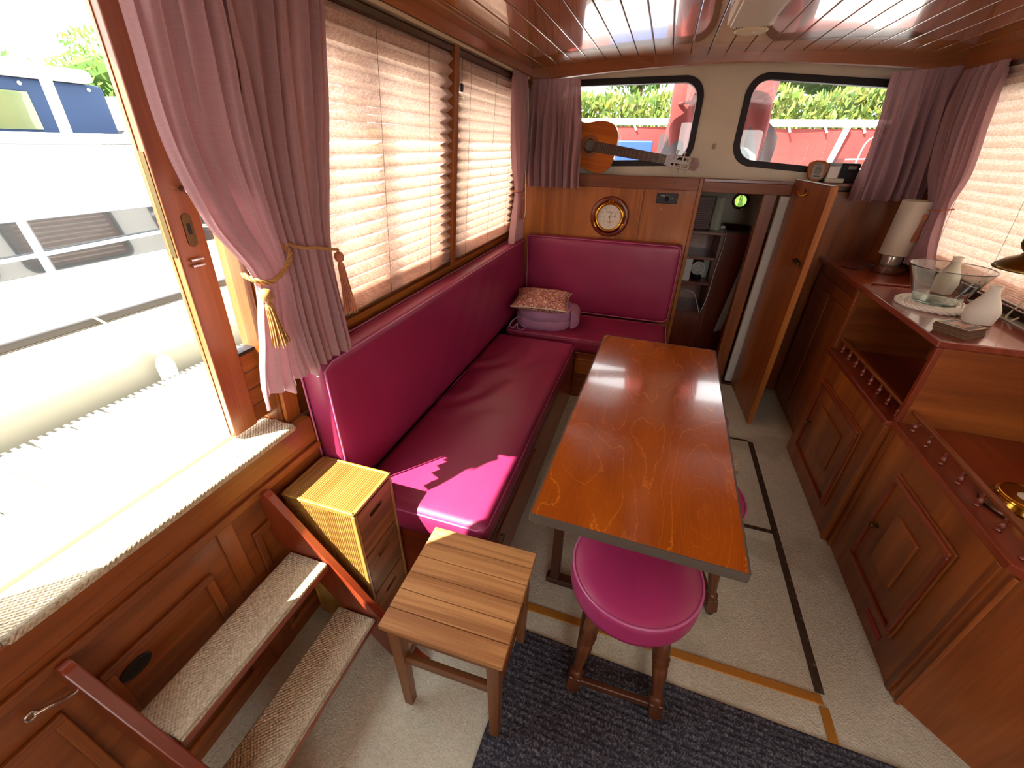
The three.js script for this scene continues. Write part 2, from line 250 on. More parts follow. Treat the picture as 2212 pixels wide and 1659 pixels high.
// starboard side
const wr = struct('wall_right');
B('lining', [1.36, 1.40], [-0.02, 0.955], [-3.05, 1.52], M.mahog, wr, { r: 0, a: 'z' });
const wru = localGroup(struct('wall_right')); wru.position.set(1.36, 0.955, 0); wru.rotation.z = LEAN;
{
  const s = shapeOf([[-1.55, -0.02], [3.2, -0.02], [3.2, 0.965], [-1.55, 0.965]]); s.holes.push(rr(1.66, 2.72, 0.05, 0.8, 0.07), rr(0.4, 1.5, 0.05, 0.8, 0.07), rr(-1.3, 0.2, 0.05, 0.8, 0.07));
  mesh('cabin_side', sideGR(s, 0.03), M.mahog, wru);
  B('sill', [-0.035, 0.0], [0.015, 0.04], [-3.03, 0], M.dark, wru, { r: 0.004, a: 'z' });
}
{ let n = 5; for (const [z0, z1] of [[-2.72, -1.66], [-1.5, -0.4], [-0.2, 1.3]]) { const w = localGroup(struct('window_' + ++n)); w.position.set(1.36, 0.955, 0); w.rotation.z = LEAN; const s = rr(-z1 - 0.012, -z0 + 0.012, 0.038, 0.812, 0.08, THREE.Shape); s.holes.push(rr(-z1 + 0.012, -z0 - 0.012, 0.062, 0.788, 0.06)); mesh('gasket', sideGR(s, 0.012).translate(0.026, 0, 0), M.rubber, w); mesh('pane', sideGR(rr(-z1, -z0, 0.05, 0.8, 0.07, THREE.Shape), 0.0001).translate(0.031, 0, 0), M.glass, w); } }

// unseen aft bulkhead behind the viewer, its two openings shaped for fill light
{
  const wb = struct('wall_back'), s = shapeOf([[-1.1, -0.04], [1.45, -0.04], [1.45, 1.98], [-1.1, 1.98]]); s.holes.push(rr(0.12, 0.6, 0.85, 1.84, 0.02), rr(0.7, 1.28, 0.85, 1.75, 0.06));
  mesh('bulkhead', uvm(ext(s, 0.03).translate(0, 0, 1.5), 'y'), M.mahog, wb);
  let n = 8; for (const [a, b] of [[0.7, 1.28]]) { const w = struct('window_' + ++n); mesh('pane', ext(rr(a, b, 0.85, 1.75, 0.06, THREE.Shape), 0.0001).translate(0, 0, 1.515), M.glass, w); }
}

// forward bulkhead
const wf = struct('wall_front');
B('panel', [-1.0, -0.122], [-0.02, 1.29], [-3.075, -3.05], M.veneer, wf, { r: 0.001, a: 'y' });
B('panel', [-0.104, 0.215], [-0.02, 1.29], [-3.075, -3.05], M.veneer, wf, { r: 0.001, a: 'y' });
B('batten', [-0.122, -0.104], [-0.02, 1.29], [-3.075, -3.043], M.veneer, wf, { r: 0.003, a: 'y' });
B('end_post', [0.212, 0.236], [-0.02, 1.345], [-3.10, -3.03], M.veneer, wf, { r: 0.004, a: 'y' });
B('panel', [0.735, 1.40], [-0.02, 1.30], [-3.075, -3.05], M.mahog, wf, { r: 0.001, a: 'y' });
B('jamb', [0.678, 0.742], [0.02, 1.265], [-3.075, -3.04], M.greyPaint, wf, { r: 0.004 });
B('header', [0.236, 0.76], [1.268, 1.335], [-3.085, -3.045], M.fiddle, wf, { r: 0.003, a: 'x' });
B('header_bead', [0.236, 1.36], [1.325, 1.345], [-3.055, -3.03], M.mahogRed, wf, { r: 0.004, a: 'x' });
B('threshold', [0.236, 0.74], [-0.02, 0.012], [-3.12, -3.02], M.dark, wf, { r: 0.003, a: 'x' });
B('shelf', [-0.97, 1.38], [1.322, 1.338], [-3.2, -3.045], M.fiddle, wf, { r: 0.002, a: 'x' });
B('fiddle_board', [-0.93, 0.214], [1.272, 1.346], [-3.05, -3.024], M.fiddle, wf, { r: 0.004, a: 'x' });
for (const x of [-0.32, 0.07]) { const p = mesh('plug', cyl(0.005, 0.005, 0.002, 10), M.dark, wf, [x, 1.315, -3.0235]); p.rotation.x = Math.PI / 2; }
{
  const s = shapeOf([[-1.05, 1.3], [1.42, 1.3], [1.42, 1.98], [-1.05, 1.98]]);
  const Lw = [[-0.76, 1.383], [0.14, 1.412], [0.137, 1.865], [-0.76, 1.852]], Rw = [[0.374, 1.424], [1.17, 1.368], [1.17, 1.814], [0.37, 1.876]];
  s.holes.push(roundPoly(Lw, 0.1), roundPoly(Rw, 0.1));
  mesh('upper_wall', uvm(ext(s, 0.04).translate(0, 0, -3.215), 'y'), M.paint, wf);
  const fit = mesh('catch', ext(rr(-0.006, 0.006, -0.014, 0.014, 0.004, THREE.Shape), 0.012, 0.001), M.bronze, wf, [0.26, 1.513, -3.175]);
  let n = 0; for (const q of [Lw, Rw]) {
    const w = struct('window_' + ++n), c = q.reduce((a, p) => [a[0] + p[0] / 4, a[1] + p[1] / 4], [0, 0]), ins = q.map(p => [p[0] - Math.sign(p[0] - c[0]) * 0.026, p[1] - Math.sign(p[1] - c[1]) * 0.024]);
    const f = roundPoly(q.map(p => [p[0] + Math.sign(p[0] - c[0]) * 0.004, p[1] + Math.sign(p[1] - c[1]) * 0.004]), 0.105, THREE.Shape); f.holes.push(roundPoly(ins, 0.085));
    mesh('gasket', ext(f, 0.05, 0.003).translate(0, 0, -3.218), M.rubber, w);
    mesh('pane', ext(roundPoly(ins, 0.085, THREE.Shape), 0.0001).translate(0, 0, -3.195), M.dusty, w);
  }
}
// cabin door, open towards the viewer
const d1 = localGroup(struct('door_1')); d1.position.set(0.733, 0, -3.03); d1.rotation.y = Math.atan2(0.036, 0.5) ;
{
  B('leaf', [-0.013, 0.013], [0.008, 1.352], [0, 0.51], M.mahog, d1, { r: 0.004, a: 'y' });
  B('edge_strip', [-0.015, 0.015], [0.006, 1.354], [0.51, 0.522], M.veneer, d1, { r: 0.003, a: 'y' });
  B('top_strip', [-0.015, 0.015], [1.352, 1.358], [0, 0.52], M.mahogRed, d1, { r: 0.001, a: 'z' });
  mesh('coat_hook', merged([tube([[-0.014, 1.30, 0.24], [-0.03, 1.292, 0.24], [-0.045, 1.295, 0.225], [-0.05, 1.31, 0.21]], 0.0035, 16), tube([[-0.014, 1.30, 0.24], [-0.028, 1.31, 0.25], [-0.034, 1.325, 0.262]], 0.0035, 12), at(lathe([[0, 0], [0.012, 0], [0.01, 0.004], [0, 0.005]], 12), -0.0135, 1.302, 0.24, 0, 0, Math.PI / 2)]), M.brass, d1);
  const bolt = mesh('barrel_bolt', merged([at(new RoundedBoxGeometry(0.004, 0.03, 0.075, 1, 0.0015), -0.0155, 0.985, 0.43), at(cyl(0.008, 0.008, 0.08, 12), -0.022, 0.985, 0.43, Math.PI / 2), at(new THREE.SphereGeometry(0.009, 10, 8), -0.022, 0.985, 0.472)]), M.bronze, d1);
}
// fore cabin, seen through the doorway
{
  const fc = struct('wall_far');
  B('floor_board', [-0.7, 1.3], [-0.4, -0.36], [-4.6, -3.06], M.mahog, fc, { r: 0 });
  B('riser', [-0.74, 1.34], [-0.4, -0.022], [-3.1, -3.062], M.mahog, fc, { r: 0, a: 'x' });
  B('side', [-0.74, -0.7], [-0.4, 1.298], [-4.6, -3.06], M.mahog, fc, { r: 0 });
  B('side', [1.3, 1.34], [-0.4, 1.298], [-4.6, -3.06], M.mahog, fc, { r: 0 });
  B('deckhead', [-0.74, 1.34], [1.276, 1.298], [-4.6, -3.2], M.paint, fc, { r: 0 });
  const s = shapeOf([[-0.74, -0.4], [1.34, -0.4], [1.34, 1.298], [-0.74, 1.298]]); const h = new THREE.Path(); h.absarc(0.6405, 1.128, 0.052, 0, Math.PI * 2); s.holes.push(h);
  mesh('end_wall', uvm(ext(s, 0.03).translate(0, 0, -4.2), 'y'), M.paint, fc);
  B('frame_post', [0.60, 0.675], [-0.36, 1.27], [-3.20, -3.12], M.mahog, fc, { r: 0.004, a: 'y' });
  const w = struct('window_11'); const r = mesh('porthole_ring', new THREE.TorusGeometry(0.055, 0.011, 10, 32), M.bronze, w, [0.6405, 1.128, -4.165]); mesh('pane', new THREE.CircleGeometry(0.053, 28), M.dusty, w, [0.6405, 1.128, -4.18]);
  mesh('dog_bolt', merged([at(cyl(0.006, 0.006, 0.03, 8), 0.66, 1.066, -4.15, Math.PI / 2), at(new THREE.SphereGeometry(0.009, 10, 8), 0.66, 1.066, -4.132)]), M.chrome, w);

  const cab = thing('fore_cabin_cupboard', 'wooden cupboard with open shelves inside the fore cabin doorway', 'cupboard', [0.4, -0.36, -3.9]);
  B('top', [0.1, 0.86], [0.915, 0.938], [-4.16, -3.72], M.mahogRed, cab, { r: 0.004, a: 'x' });
  B('body', [0.53, 0.86], [-0.36, 0.915], [-4.16, -3.74], M.mahogRed, cab, { r: 0.003, a: 'y' });
  B('divider', [0.5, 0.53], [-0.36, 0.915], [-4.16, -3.73], M.mahogRed, cab, { r: 0.003, a: 'y' });
  B('back_panel', [0.1, 0.5], [-0.36, 0.915], [-4.16, -4.14], M.mahogRed, cab, { r: 0 });
  for (const y of [0.535, 0.74, 0.28]) B('shelf', [0.1, 0.5], [y - 0.02, y], [-4.14, -3.74], M.mahogRed, cab, { r: 0.002, a: 'x' });
  B('base', [0.1, 0.5], [-0.36, 0.26], [-4.14, -3.74], M.mahogRed, cab, { r: 0.002 });

  const rd = thing('louvred_heater', 'mauve louvred grille box with cream back standing on fore cabin cupboard', 'heater', [0.34, 0.938, -3.82]);
  B('case', [0.235, 0.40], [0.939, 1.175], [-3.90, -3.82], M.cream, rd, { r: 0.008 });
  const mv = phys({ color: col(0x7a5a58), roughness: 0.5 });
  B('grille_frame', [0.225, 0.408], [0.945, 1.18], [-3.82, -3.80], mv, rd, { r: 0.006 });
  for (let i = 0; i < 13; i++) B('louvre', [0.238, 0.394], [0.958 + i * 0.0155, 0.967 + i * 0.0155], [-3.80, -3.79], mv, rd, { r: 0.002 });
  const pr = thing('paper_roll', 'cream rolled paper standing beside the mauve louvred box', 'paper roll', [0.455, 0.938, -3.86]);
  { const g = new THREE.CylinderGeometry(0.036, 0.04, 0.24, 28, 1, true, 0, 5.7); mesh('outer_sheet', g, phys({ color: col(0xd8d4bc), roughness: 0.8, side: THREE.DoubleSide }), pr, [0.455, 1.058, -3.86]); mesh('inner_sheet', new THREE.CylinderGeometry(0.026, 0.028, 0.236, 24, 1, true, 1, 5.8), phys({ color: col(0xc8c4ac), roughness: 0.8, side: THREE.DoubleSide }), pr, [0.455, 1.056, -3.86]); }
  const fan = thing('swirl_fan', 'small white fan with swirled blades on cupboard shelf in fore cabin', 'fan', [0.405, 0.535, -3.86]);
  { mesh('stand', lathe([[0, 0], [0.04, 0], [0.042, 0.02], [0.03, 0.035], [0, 0.035]], 20), M.black, fan, [0.405, 0.536, -3.86]);
    const hd = mesh('rim', new THREE.TorusGeometry(0.05, 0.006, 8, 28), M.white, fan, [0.405, 0.625, -3.855]); mesh('back_disc', at(cyl(0.05, 0.05, 0.012, 24), 0, 0, 0, Math.PI / 2), phys({ color: col(0xb7a9a4), roughness: 0.6 }), fan, [0.405, 0.625, -3.866]);
    for (let i = 0; i < 12; i++) { const a = i / 12 * Math.PI * 2, p = []; for (let k = 0; k < 5; k++) { const rr_ = 0.008 + k * 0.0105, q = a + k * 0.16; p.push([0.405 + rr_ * Math.cos(q), 0.625 + rr_ * Math.sin(q), -3.856]); } mesh('blade', tube(p, 0.0032, 8, 5), M.white, fan); } }
  const bx = mesh('storage_tin', boxG(0.06, 0.19, 0.09, 0.006), M.white, scene, [0.315, 0.63, -3.8]); tag(bx, 'plain white upright tin on cupboard shelf left of the swirl fan', 'tin');
  const bk = mesh('grey_folder', boxG(0.05, 0.15, 0.012, 0.002), M.greyPaint, scene, [0.468, 0.611, -3.93]); tag(bk, 'grey card folder leaning on the shelf behind the swirl fan', 'folder');
  const tr = thing('tray', 'shallow dark oval tray on fore cabin cupboard below the porthole', 'tray', [0.63, 0.938, -3.95]);
  mesh('dish', lathe([[0, 0.004], [0.08, 0.004], [0.1, 0.03], [0.104, 0.03], [0.084, 0], [0, 0]], 28).scale(1, 1, 0.6), M.dark, tr, [0.63, 0.939, -3.95]);
  const plug = thing('phone_charger', 'white charging cable draped over cupboard edge down to the dark floor', 'cable', [0.5, 0.938, -3.74]);
  mesh('cord', tube([[0.53, 0.945, -3.9], [0.535, 0.95, -3.76], [0.53, 0.93, -3.705], [0.53, 0.82, -3.7], [0.515, 0.62, -3.7], [0.51, 0.45, -3.7], [0.49, 0.33, -3.69], [0.478, 0.3, -3.68], [0.44, 0.38, -3.69], [0.4, 0.455, -3.7], [0.33, 0.478, -3.7]], 0.003, 80, 6), M.white, plug);
  B('adapter', [0.505, 0.54], [0.939, 0.962], [-3.95, -3.9], M.white, plug, { r: 0.004 });
  const cl = mesh('pale_sheet', ext(shapeOf([[0, 0], [0.05, 0.02], [0.10, 0.5], [0.07, 0.55]]), 0.01), M.greyPaint, scene, [0.60, 0.2, -3.55]); tag(cl, 'pale hanging cloth edge in the gloom behind the doorway', 'cloth');
  const bag = mesh('dark_bag', (() => { const g = new THREE.SphereGeometry(0.11, 20, 12); g.scale(1.2, 0.55, 0.9); return g; })(), phys({ color: col(0x3a3c40), roughness: 0.8 }), scene, [0.42, -0.295, -3.55]); tag(bag, 'dark grey soft bag on the fore cabin floor behind the table', 'bag');
}
// ------------------------------------------------------------------ settee and cushions
{
  const s = thing('settee_base', 'L-shaped wooden settee base under the purple cushions', 'settee', [-0.6, 0, -1.7]);
  B('front_panel', [-0.385, -0.362], [0, 0.315], [-2.47, -0.86], M.mahogRed, s, { r: 0.004, a: 'z' });
  B('top_rail', [-0.385, -0.352], [0.298, 0.335], [-2.47, -0.86], M.dark, s, { r: 0.004, a: 'z' });
  B('end_panel', [-0.945, -0.385], [0, 0.33], [-0.885, -0.862], M.mahogRed, s, { r: 0.004, a: 'x' });
  B('seat_board', [-0.945, -0.385], [0.312, 0.332], [-3.03, -0.885], M.dark, s, { r: 0.002 });
  B('front_panel', [-0.362, 0.19], [0, 0.335], [-2.505, -2.48], M.mahog, s, { r: 0.004, a: 'x' });
  B('seat_board', [-0.385, 0.19], [0.312, 0.332], [-3.04, -2.505], M.dark, s, { r: 0.002 });
  B('end_panel', [0.168, 0.19], [0, 0.312], [-3.04, -2.505], M.mahog, s, { r: 0.003, a: 'y' });
  B('drawer_front', [-0.35, -0.12], [0.19, 0.295], [-2.482, -2.462], M.veneer, s, { r: 0.004, a: 'x' });
  B('locker_door', [-0.363, -0.352], [0.06, 0.275], [-1.5, -0.98], M.mahogRed, s, { r: 0.004, a: 'z' });
  const pull = mesh('drop_handle', merged([tube([[-0.349, 0.21, -0.99], [-0.335, 0.19, -0.99], [-0.33, 0.15, -1.0], [-0.332, 0.12, -1.02], [-0.345, 0.105, -1.03]], 0.004, 20), tube([[-0.349, 0.25, -1.0], [-0.342, 0.235, -1.015], [-0.344, 0.215, -0.995], [-0.348, 0.225, -0.975]], 0.0035, 16)]), M.bronze, s);
  const wf1 = (v) => { const t = (v.z + 0.25); const a = Math.sin(v.x * 30 + t * 16 + vn(v.x * 5 + 30, v.z * 5 + 30, 99, 99, 3) * 6); return 0.5 + a * 0.5 * Math.exp(-Math.pow((t - 0.1) / 0.35, 2)) * clamp((0.5 - v.x / 0.5)); };
  const seat = thing('seat_cushion', 'long purple vinyl seat cushion with creases, beside the table', 'cushion', [-0.6, 0.335, -1.61]);
  mesh('pad', cushionG(0.505, 0.098, 1.53, 0.022, { crown: 0.008, wr: 0.017, wf: wf1 }), M.vinyl, seat, [-0.6, 0.384, -1.61]);
  const pipe = (x0, x1, z0, z1, y, r, par, m = M.piping) => { const q = 0.03, p = [[x0 + q, y, z0], [x1 - q, y, z0], [x1 - q * 0.3, y, z0 + q * 0.3], [x1, y, z0 + q], [x1, y, z1 - q], [x1 - q * 0.3, y, z1 - q * 0.3], [x1 - q, y, z1], [x0 + q, y, z1], [x0 + q * 0.3, y, z1 - q * 0.3], [x0, y, z1 - q], [x0, y, z0 + q], [x0 + q * 0.3, y, z0 + q * 0.3]]; const c = new THREE.CurvePath(); for (let i = 0; i < p.length; i++) c.add(new THREE.LineCurve3(V(...p[i]), V(...p[(i + 1) % p.length]))); return mesh('piping', new THREE.TubeGeometry(c, 160, r, 6, true), m, par); };
  pipe(-0.849, -0.351, -2.372, -0.848, 0.425, 0.0035, seat);
  const seat2 = thing('seat_cushion', 'shorter purple vinyl seat cushion under the pillows by the bulkhead', 'cushion', [-0.33, 0.335, -2.69]);
  mesh('pad', cushionG(1.035, 0.098, 0.46, 0.024, { crown: 0.006, wr: 0.004 }), M.vinyl, seat2, [-0.325, 0.384, -2.70]);
  pipe(-0.838, 0.188, -2.925, -2.475, 0.425, 0.0035, seat2);
  const bk = thing('back_cushion', 'long purple vinyl backrest cushion below the pleated blinds', 'cushion', [-0.895, 0.43, -1.9]);
  mesh('pad', cushionG(0.092, 0.505, 2.08, 0.016, { crown: 0.006, axis: 'x', wr: 0.004 }), M.vinyl, bk, [-0.897, 0.682, -1.895]);
  { const g = []; for (const x of [-0.8495, -0.944]) { const p = [[x, 0.9305, -2.92], [x, 0.9305, -0.868], [x, 0.918, -0.8572], [x, 0.45, -0.8572]]; const c = new THREE.CurvePath(); for (let i = 0; i < 3; i++) c.add(new THREE.LineCurve3(V(...p[i]), V(...p[i + 1]))); g.push(new THREE.TubeGeometry(c, 60, 0.0035, 6)); } mesh('piping', merged(g), M.piping, bk); }
  const bk2 = thing('back_cushion', 'purple vinyl backrest cushion on the bulkhead below the brass clock', 'cushion', [-0.33, 0.43, -2.98]);
  mesh('pad', cushionG(1.04, 0.525, 0.09, 0.018, { crown: 0.006, axis: 'z', wr: 0.004 }), M.vinyl, bk2, [-0.325, 0.696, -2.985]);
  { const q = 0.035, z = -2.9395, p = [[-0.835, 0.45, z], [-0.835, 0.9535, z], [0.16, 0.9535, z], [0.18, 0.944, z], [0.189, 0.92, z], [0.189, 0.47, z], [0.178, 0.45, z], [0.15, 0.442, z], [-0.835, 0.442, z]]; const c = new THREE.CurvePath(); for (let i = 0; i + 1 < p.length; i++) c.add(new THREE.LineCurve3(V(...p[i]), V(...p[i + 1]))); mesh('piping', new THREE.TubeGeometry(c, 120, 0.0035, 6), M.piping, bk2); }
}
{ // folded quilted pad and the floral pillow on it
  const mauve = phys({ map: tex(128, 128, (u, v) => mixc([172, 128, 166], [190, 146, 184], fbm(u, v, 6, 6, 4)), [3, 3]), roughness: 0.9, sheen: 0.3 });
  const q = thing('folded_pad', 'mauve quilted seat pad folded double under the floral pillow', 'seat pad', [-0.62, 0.434, -2.66]);
  const fold = (y, s, w) => { const g = cushionG(0.4, 0.062, 0.3, 0.03, { crown: 0.012, wr: 0.016, wf: (v) => 0.5 + 0.5 * Math.cos(v.x * 32 + s) * Math.cos(v.z * 30 + s) }); const a = g.attributes.position; for (let i = 0; i < a.count; i++) { const x = a.getX(i) / 0.2, z = a.getZ(i) / 0.15; a.setX(i, a.getX(i) * (1 - 0.26 * z * z)); a.setZ(i, a.getZ(i) * (1 - 0.26 * x * x)); } g.computeVertexNormals(); g.scale(w, 1, 1.1); return g; };
  mesh('lower_fold', fold(0, 0.4, 1), mauve, q, [-0.615, 0.47, -2.665], [0, 0.12, 0]);
  mesh('upper_fold', fold(0, 2.2, 0.97), mauve, q, [-0.61, 0.532, -2.665], [0.02, 0.15, 0]);
  mesh('fold_bend', (() => { const g = new THREE.CylinderGeometry(0.058, 0.058, 0.19, 20, 6, false, 0, Math.PI); g.rotateX(Math.PI / 2); return g; })(), mauve, q, [-0.44, 0.5, -2.69], [0, 0.14, 0]);
  mesh('tie', merged([tube([[-0.77, 0.5, -2.56], [-0.81, 0.47, -2.53], [-0.82, 0.445, -2.5], [-0.79, 0.441, -2.49], [-0.775, 0.46, -2.53]], 0.0045, 24, 5), tube([[-0.77, 0.46, -2.53], [-0.76, 0.441, -2.49], [-0.72, 0.441, -2.475], [-0.71, 0.452, -2.5], [-0.74, 0.455, -2.51]], 0.0045, 24, 5)]), mauve, q);
  const fl = phys({ map: tex(512, 512, (u, v) => { const n = fbm(u, v, 48, 48, 8, 2), m = fbm(u, v, 60, 60, 77, 2); let c = mixc([170, 108, 104], [190, 126, 116], fbm(u, v, 4, 4, 3)); c = mixc(c, [228, 198, 172], smooth(0.53, 0.62, n)); return mixc(c, [112, 62, 60], smooth(0.6, 0.68, m) * 0.8); }, [2.2, 2.2]), roughness: 0.9 });
  const p = thing('floral_pillow', 'square floral pillow with pale piping on the folded mauve pad', 'pillow', [0, 0, 0], null, 0); p.position.set(-0.635, 0.605, -2.635); p.rotation.set(0.06, 0.12, -0.03); localGroup(p);
  let g = new THREE.BoxGeometry(1, 1, 1, 24, 6, 24); g.deleteAttribute('normal'); g.deleteAttribute('uv'); g = mergeVertices(g, 1e-4); const a = g.attributes.position, H = 0.185;
  for (let i = 0; i < a.count; i++) { const x = a.getX(i) * 2, y = a.getY(i) * 2, z = a.getZ(i) * 2; const e = Math.pow(Math.max(0, 1 - Math.pow(Math.abs(x), 3.2)) * Math.max(0, 1 - Math.pow(Math.abs(z), 3.2)), 0.5), pin = 1 - 0.1 * (1 - x * x) * (Math.abs(z) > 0.5 ? z * z : 0), pinz = 1 - 0.1 * (1 - z * z) * (Math.abs(x) > 0.5 ? x * x : 0); a.setXYZ(i, x * H * pinz, y * (0.004 + 0.042 * e), z * H * 0.88 * pin); }
  g.computeVertexNormals(); mesh('cover', uvm(g, 'z', false), fl, p);
  const e = []; for (let i = 0; i < 48; i++) { const t = i / 12, k = Math.floor(t), f = (t - k) * 2 - 1, c = 1 - 0.1 * (1 - f * f), P = [[f * H, 0, -H * 0.88 * c], [H * c, 0, f * H * 0.88], [-f * H, 0, H * 0.88 * c], [-H * c, 0, -f * H * 0.88]][k]; e.push(P); }
  mesh('piping', tube(e, 0.0042, 160, 6, true), phys({ color: col(0xcfc8ac), roughness: 0.8 }), p);
}
// ------------------------------------------------------------------ table
{
  const t = thing('saloon_table', 'long varnished wooden table with dark edge band in the middle', 'table', [0.0915, 0, -1.364], null, -Math.atan2(0.033, 1.255));
  const W = 0.518, Lh = 1.256, top = 0.68;
  const tt = tex(1024, 2048, (u, v) => {
    const X = u * W, Z = v * Lh, n = (x, z, f, s) => fbm(x * f / 8 + 0.1, z * f / 8 + 0.1, 8, 8, s, 4);
    let f = n(X * 5, Z * 1.5, 1, 3) * 3.0 + n(X * 16, Z * 4, 1, 31) * 0.32;
    const eye = (x, z, a, b, h) => h * Math.exp(-Math.pow((X - x) / a, 2) - Math.pow((Z - z) / b, 2));
    f += eye(0.1, 0.98, 0.1, 0.16, 1.1) + eye(0.41, 1.1, 0.06, 0.16, 0.9) + eye(0.27, 0.32, 0.12, 0.26, 0.9) - eye(0.42, 0.55, 0.1, 0.2, 0.8) + eye(0.06, 0.4, 0.08, 0.2, 0.7);
    f += (vn(u * 200, v * 260, 200, 260, 8) - 0.5) * 0.035;
    const k = f * 4.3, d = Math.abs(k - Math.round(k)), line = 1 - smooth(0.015, 0.06, d), w2 = hash(Math.round(k), 3, 5);
    const base = mixc([150, 70, 14], [184, 94, 24], clamp(0.5 + (fbm(u, v, 6, 4, 51) - 0.5) * 1.2 + (vn(u * 260, v * 40, 260, 40, 7) - 0.5) * 0.3));
    return mixc(base, [222, 132, 44], line * (0.12 + 0.75 * w2 * w2));
  });
  const topM = phys({ map: tt, roughness: 0.16, ior: 1.8, clearcoat: 1, clearcoatRoughness: 0.06, bumpMap: grainBump, bumpScale: 0.00006 });
  const g = new RoundedBoxGeometry(W - 0.008, 0.026, Lh - 0.008, 1, 0.001), a = g.attributes.position, uv = g.attributes.uv; for (let i = 0; i < a.count; i++) uv.setXY(i, a.getX(i) / W + 0.5, a.getZ(i) / Lh + 0.5);
  mesh('table_top', g, topM, t, [0, top - 0.013, 0]);
  const bs = rr(-W / 2, W / 2, -Lh / 2, Lh / 2, 0.006, THREE.Shape); bs.holes.push(rr(-W / 2 + 0.0042, W / 2 - 0.0042, -Lh / 2 + 0.0042, Lh / 2 - 0.0042, 0.002));
  mesh('edge_band', ext(bs, 0.026, 0.0008).rotateX(-Math.PI / 2), M.tableEdge, t, [0, top - 0.0265, 0]);
  for (const z of [0.31, -0.31]) {
    B('leg', [-0.245, -0.21], [0.03, 0.655], [z - 0.016, z + 0.016], M.dark, t, { r: 0.004, a: 'y' });
    B('leg', [0.16, 0.195], [0.03, 0.655], [z - 0.016, z + 0.016], M.dark, t, { r: 0.004, a: 'y' });
    B('foot_bar', [-0.26, 0.22], [0.0, 0.03], [z - 0.02, z + 0.02], M.dark, t, { r: 0.006, a: 'x' });
    B('cross_bar', [-0.24, 0.2], [0.6, 0.652], [z - 0.012, z + 0.012], M.dark, t, { r: 0.003, a: 'x' });
  }
  B('long_rail', [-0.235, -0.215], [0.61, 0.652], [-0.3, 0.3], M.dark, t, { r: 0.003, a: 'z' });
  B('long_rail', [0.165, 0.185], [0.61, 0.652], [-0.3, 0.3], M.dark, t, { r: 0.003, a: 'z' });
}
// ------------------------------------------------------------------ stools
function roundStool(label, x, z, ry) {
  const s = thing('round_stool', label, 'stool', [x, 0, z], 'purple round stools', ry || 0.0001); localGroup(s);
  const R = 0.186;
  mesh('seat_pad', lathe([[0, 0.352], [R - 0.014, 0.352], [R - 0.003, 0.36], [R, 0.375], [R, 0.418], [R - 0.001, 0.43], [R - 0.006, 0.437], [R - 0.012, 0.441], [R - 0.03, 0.449], [R - 0.07, 0.456], [0.06, 0.4585], [0, 0.459]], 64), M.vinylStool, s);
  mesh('piping', new THREE.TorusGeometry(R - 0.004, 0.0042, 8, 80).rotateX(Math.PI / 2), M.piping, s, [0, 0.437, 0]);
  const ap = [at(cyl(0.15, 0.146, 0.03, 48), 0, 0.338, 0)]; for (let i = 0; i < 28; i++) { const a = i / 28 * Math.PI * 2; ap.push(at(cyl(0.009, 0.009, 0.024, 8), 0.15 * Math.cos(a), 0.338, 0.15 * Math.sin(a))); }
  mesh('scalloped_apron', merged(ap), M.turned, s);
  const prof = [[0, 0], [0.014, 0.002], [0.016, 0.012], [0.017, 0.05], [0.021, 0.054], [0.021, 0.075], [0.018, 0.08], [0.022, 0.088], [0.016, 0.095], [0.014, 0.1], [0.018, 0.15], [0.022, 0.195], [0.021, 0.215], [0.0145, 0.222], [0.0235, 0.231], [0.0155, 0.24], [0.025, 0.25], [0.016, 0.259], [0.0225, 0.27], [0.022, 0.33], [0, 0.335]];
  const leg = lathe(prof, 14), f = [0.128, 0.162];
  for (const sx of [-1, 1]) for (const sz of [-1, 1]) { const l = mesh('leg', leg, M.turned, s, [sx * f[0], 0, sz * f[1]]); l.rotation.set(-sz * 0.16, 0, sx * 0.1); B('foot_block', [-0.0205, 0.0205], [0.018, 0.075], [-0.0205, 0.0205], M.turned, localGroup(l), { r: 0.005, a: 'y' }); }
  for (const sz of [-1, 1]) B('stretcher', [-0.11, 0.11], [0.035, 0.062], [sz * 0.154 - 0.009, sz * 0.154 + 0.009], M.turned, s, { r: 0.004, a: 'x' });
  for (const sx of [-1, 1]) B('stretcher', [sx * 0.122 - 0.009, sx * 0.122 + 0.009], [0.035, 0.062], [-0.14, 0.14], M.turned, s, { r: 0.004, a: 'z' });
  return s;
}
roundStool('purple round stool tucked under the near end of the table', 0.117, -0.868, 0.02);
roundStool('purple round stool half hidden under the table, second from the near end', 0.277, -1.25, 0.2);
roundStool('purple round stool mostly hidden under the table, nearest the cabin doorway', 0.276, -1.775, 0.1);
{
  const s = thing('padded_stool', 'narrow stool with pale beige fabric pad between two purple stools under table', 'stool', [0.36, 0, -1.51]);
  mesh('pad', cushionG(0.25, 0.035, 0.125, 0.014, { crown: 0.003 }), M.loop, s, [0.35, 0.405, -1.512]);
  B('frame', [0.24, 0.46], [0.355, 0.387], [-1.565, -1.46], M.legOak, s, { r: 0.003, a: 'x' });
  for (const x of [0.255, 0.445]) for (const z of [-1.55, -1.475]) B('leg', [x - 0.012, x + 0.012], [0, 0.36], [z - 0.012, z + 0.012], M.legOak, s, { r: 0.003, a: 'y' });
}
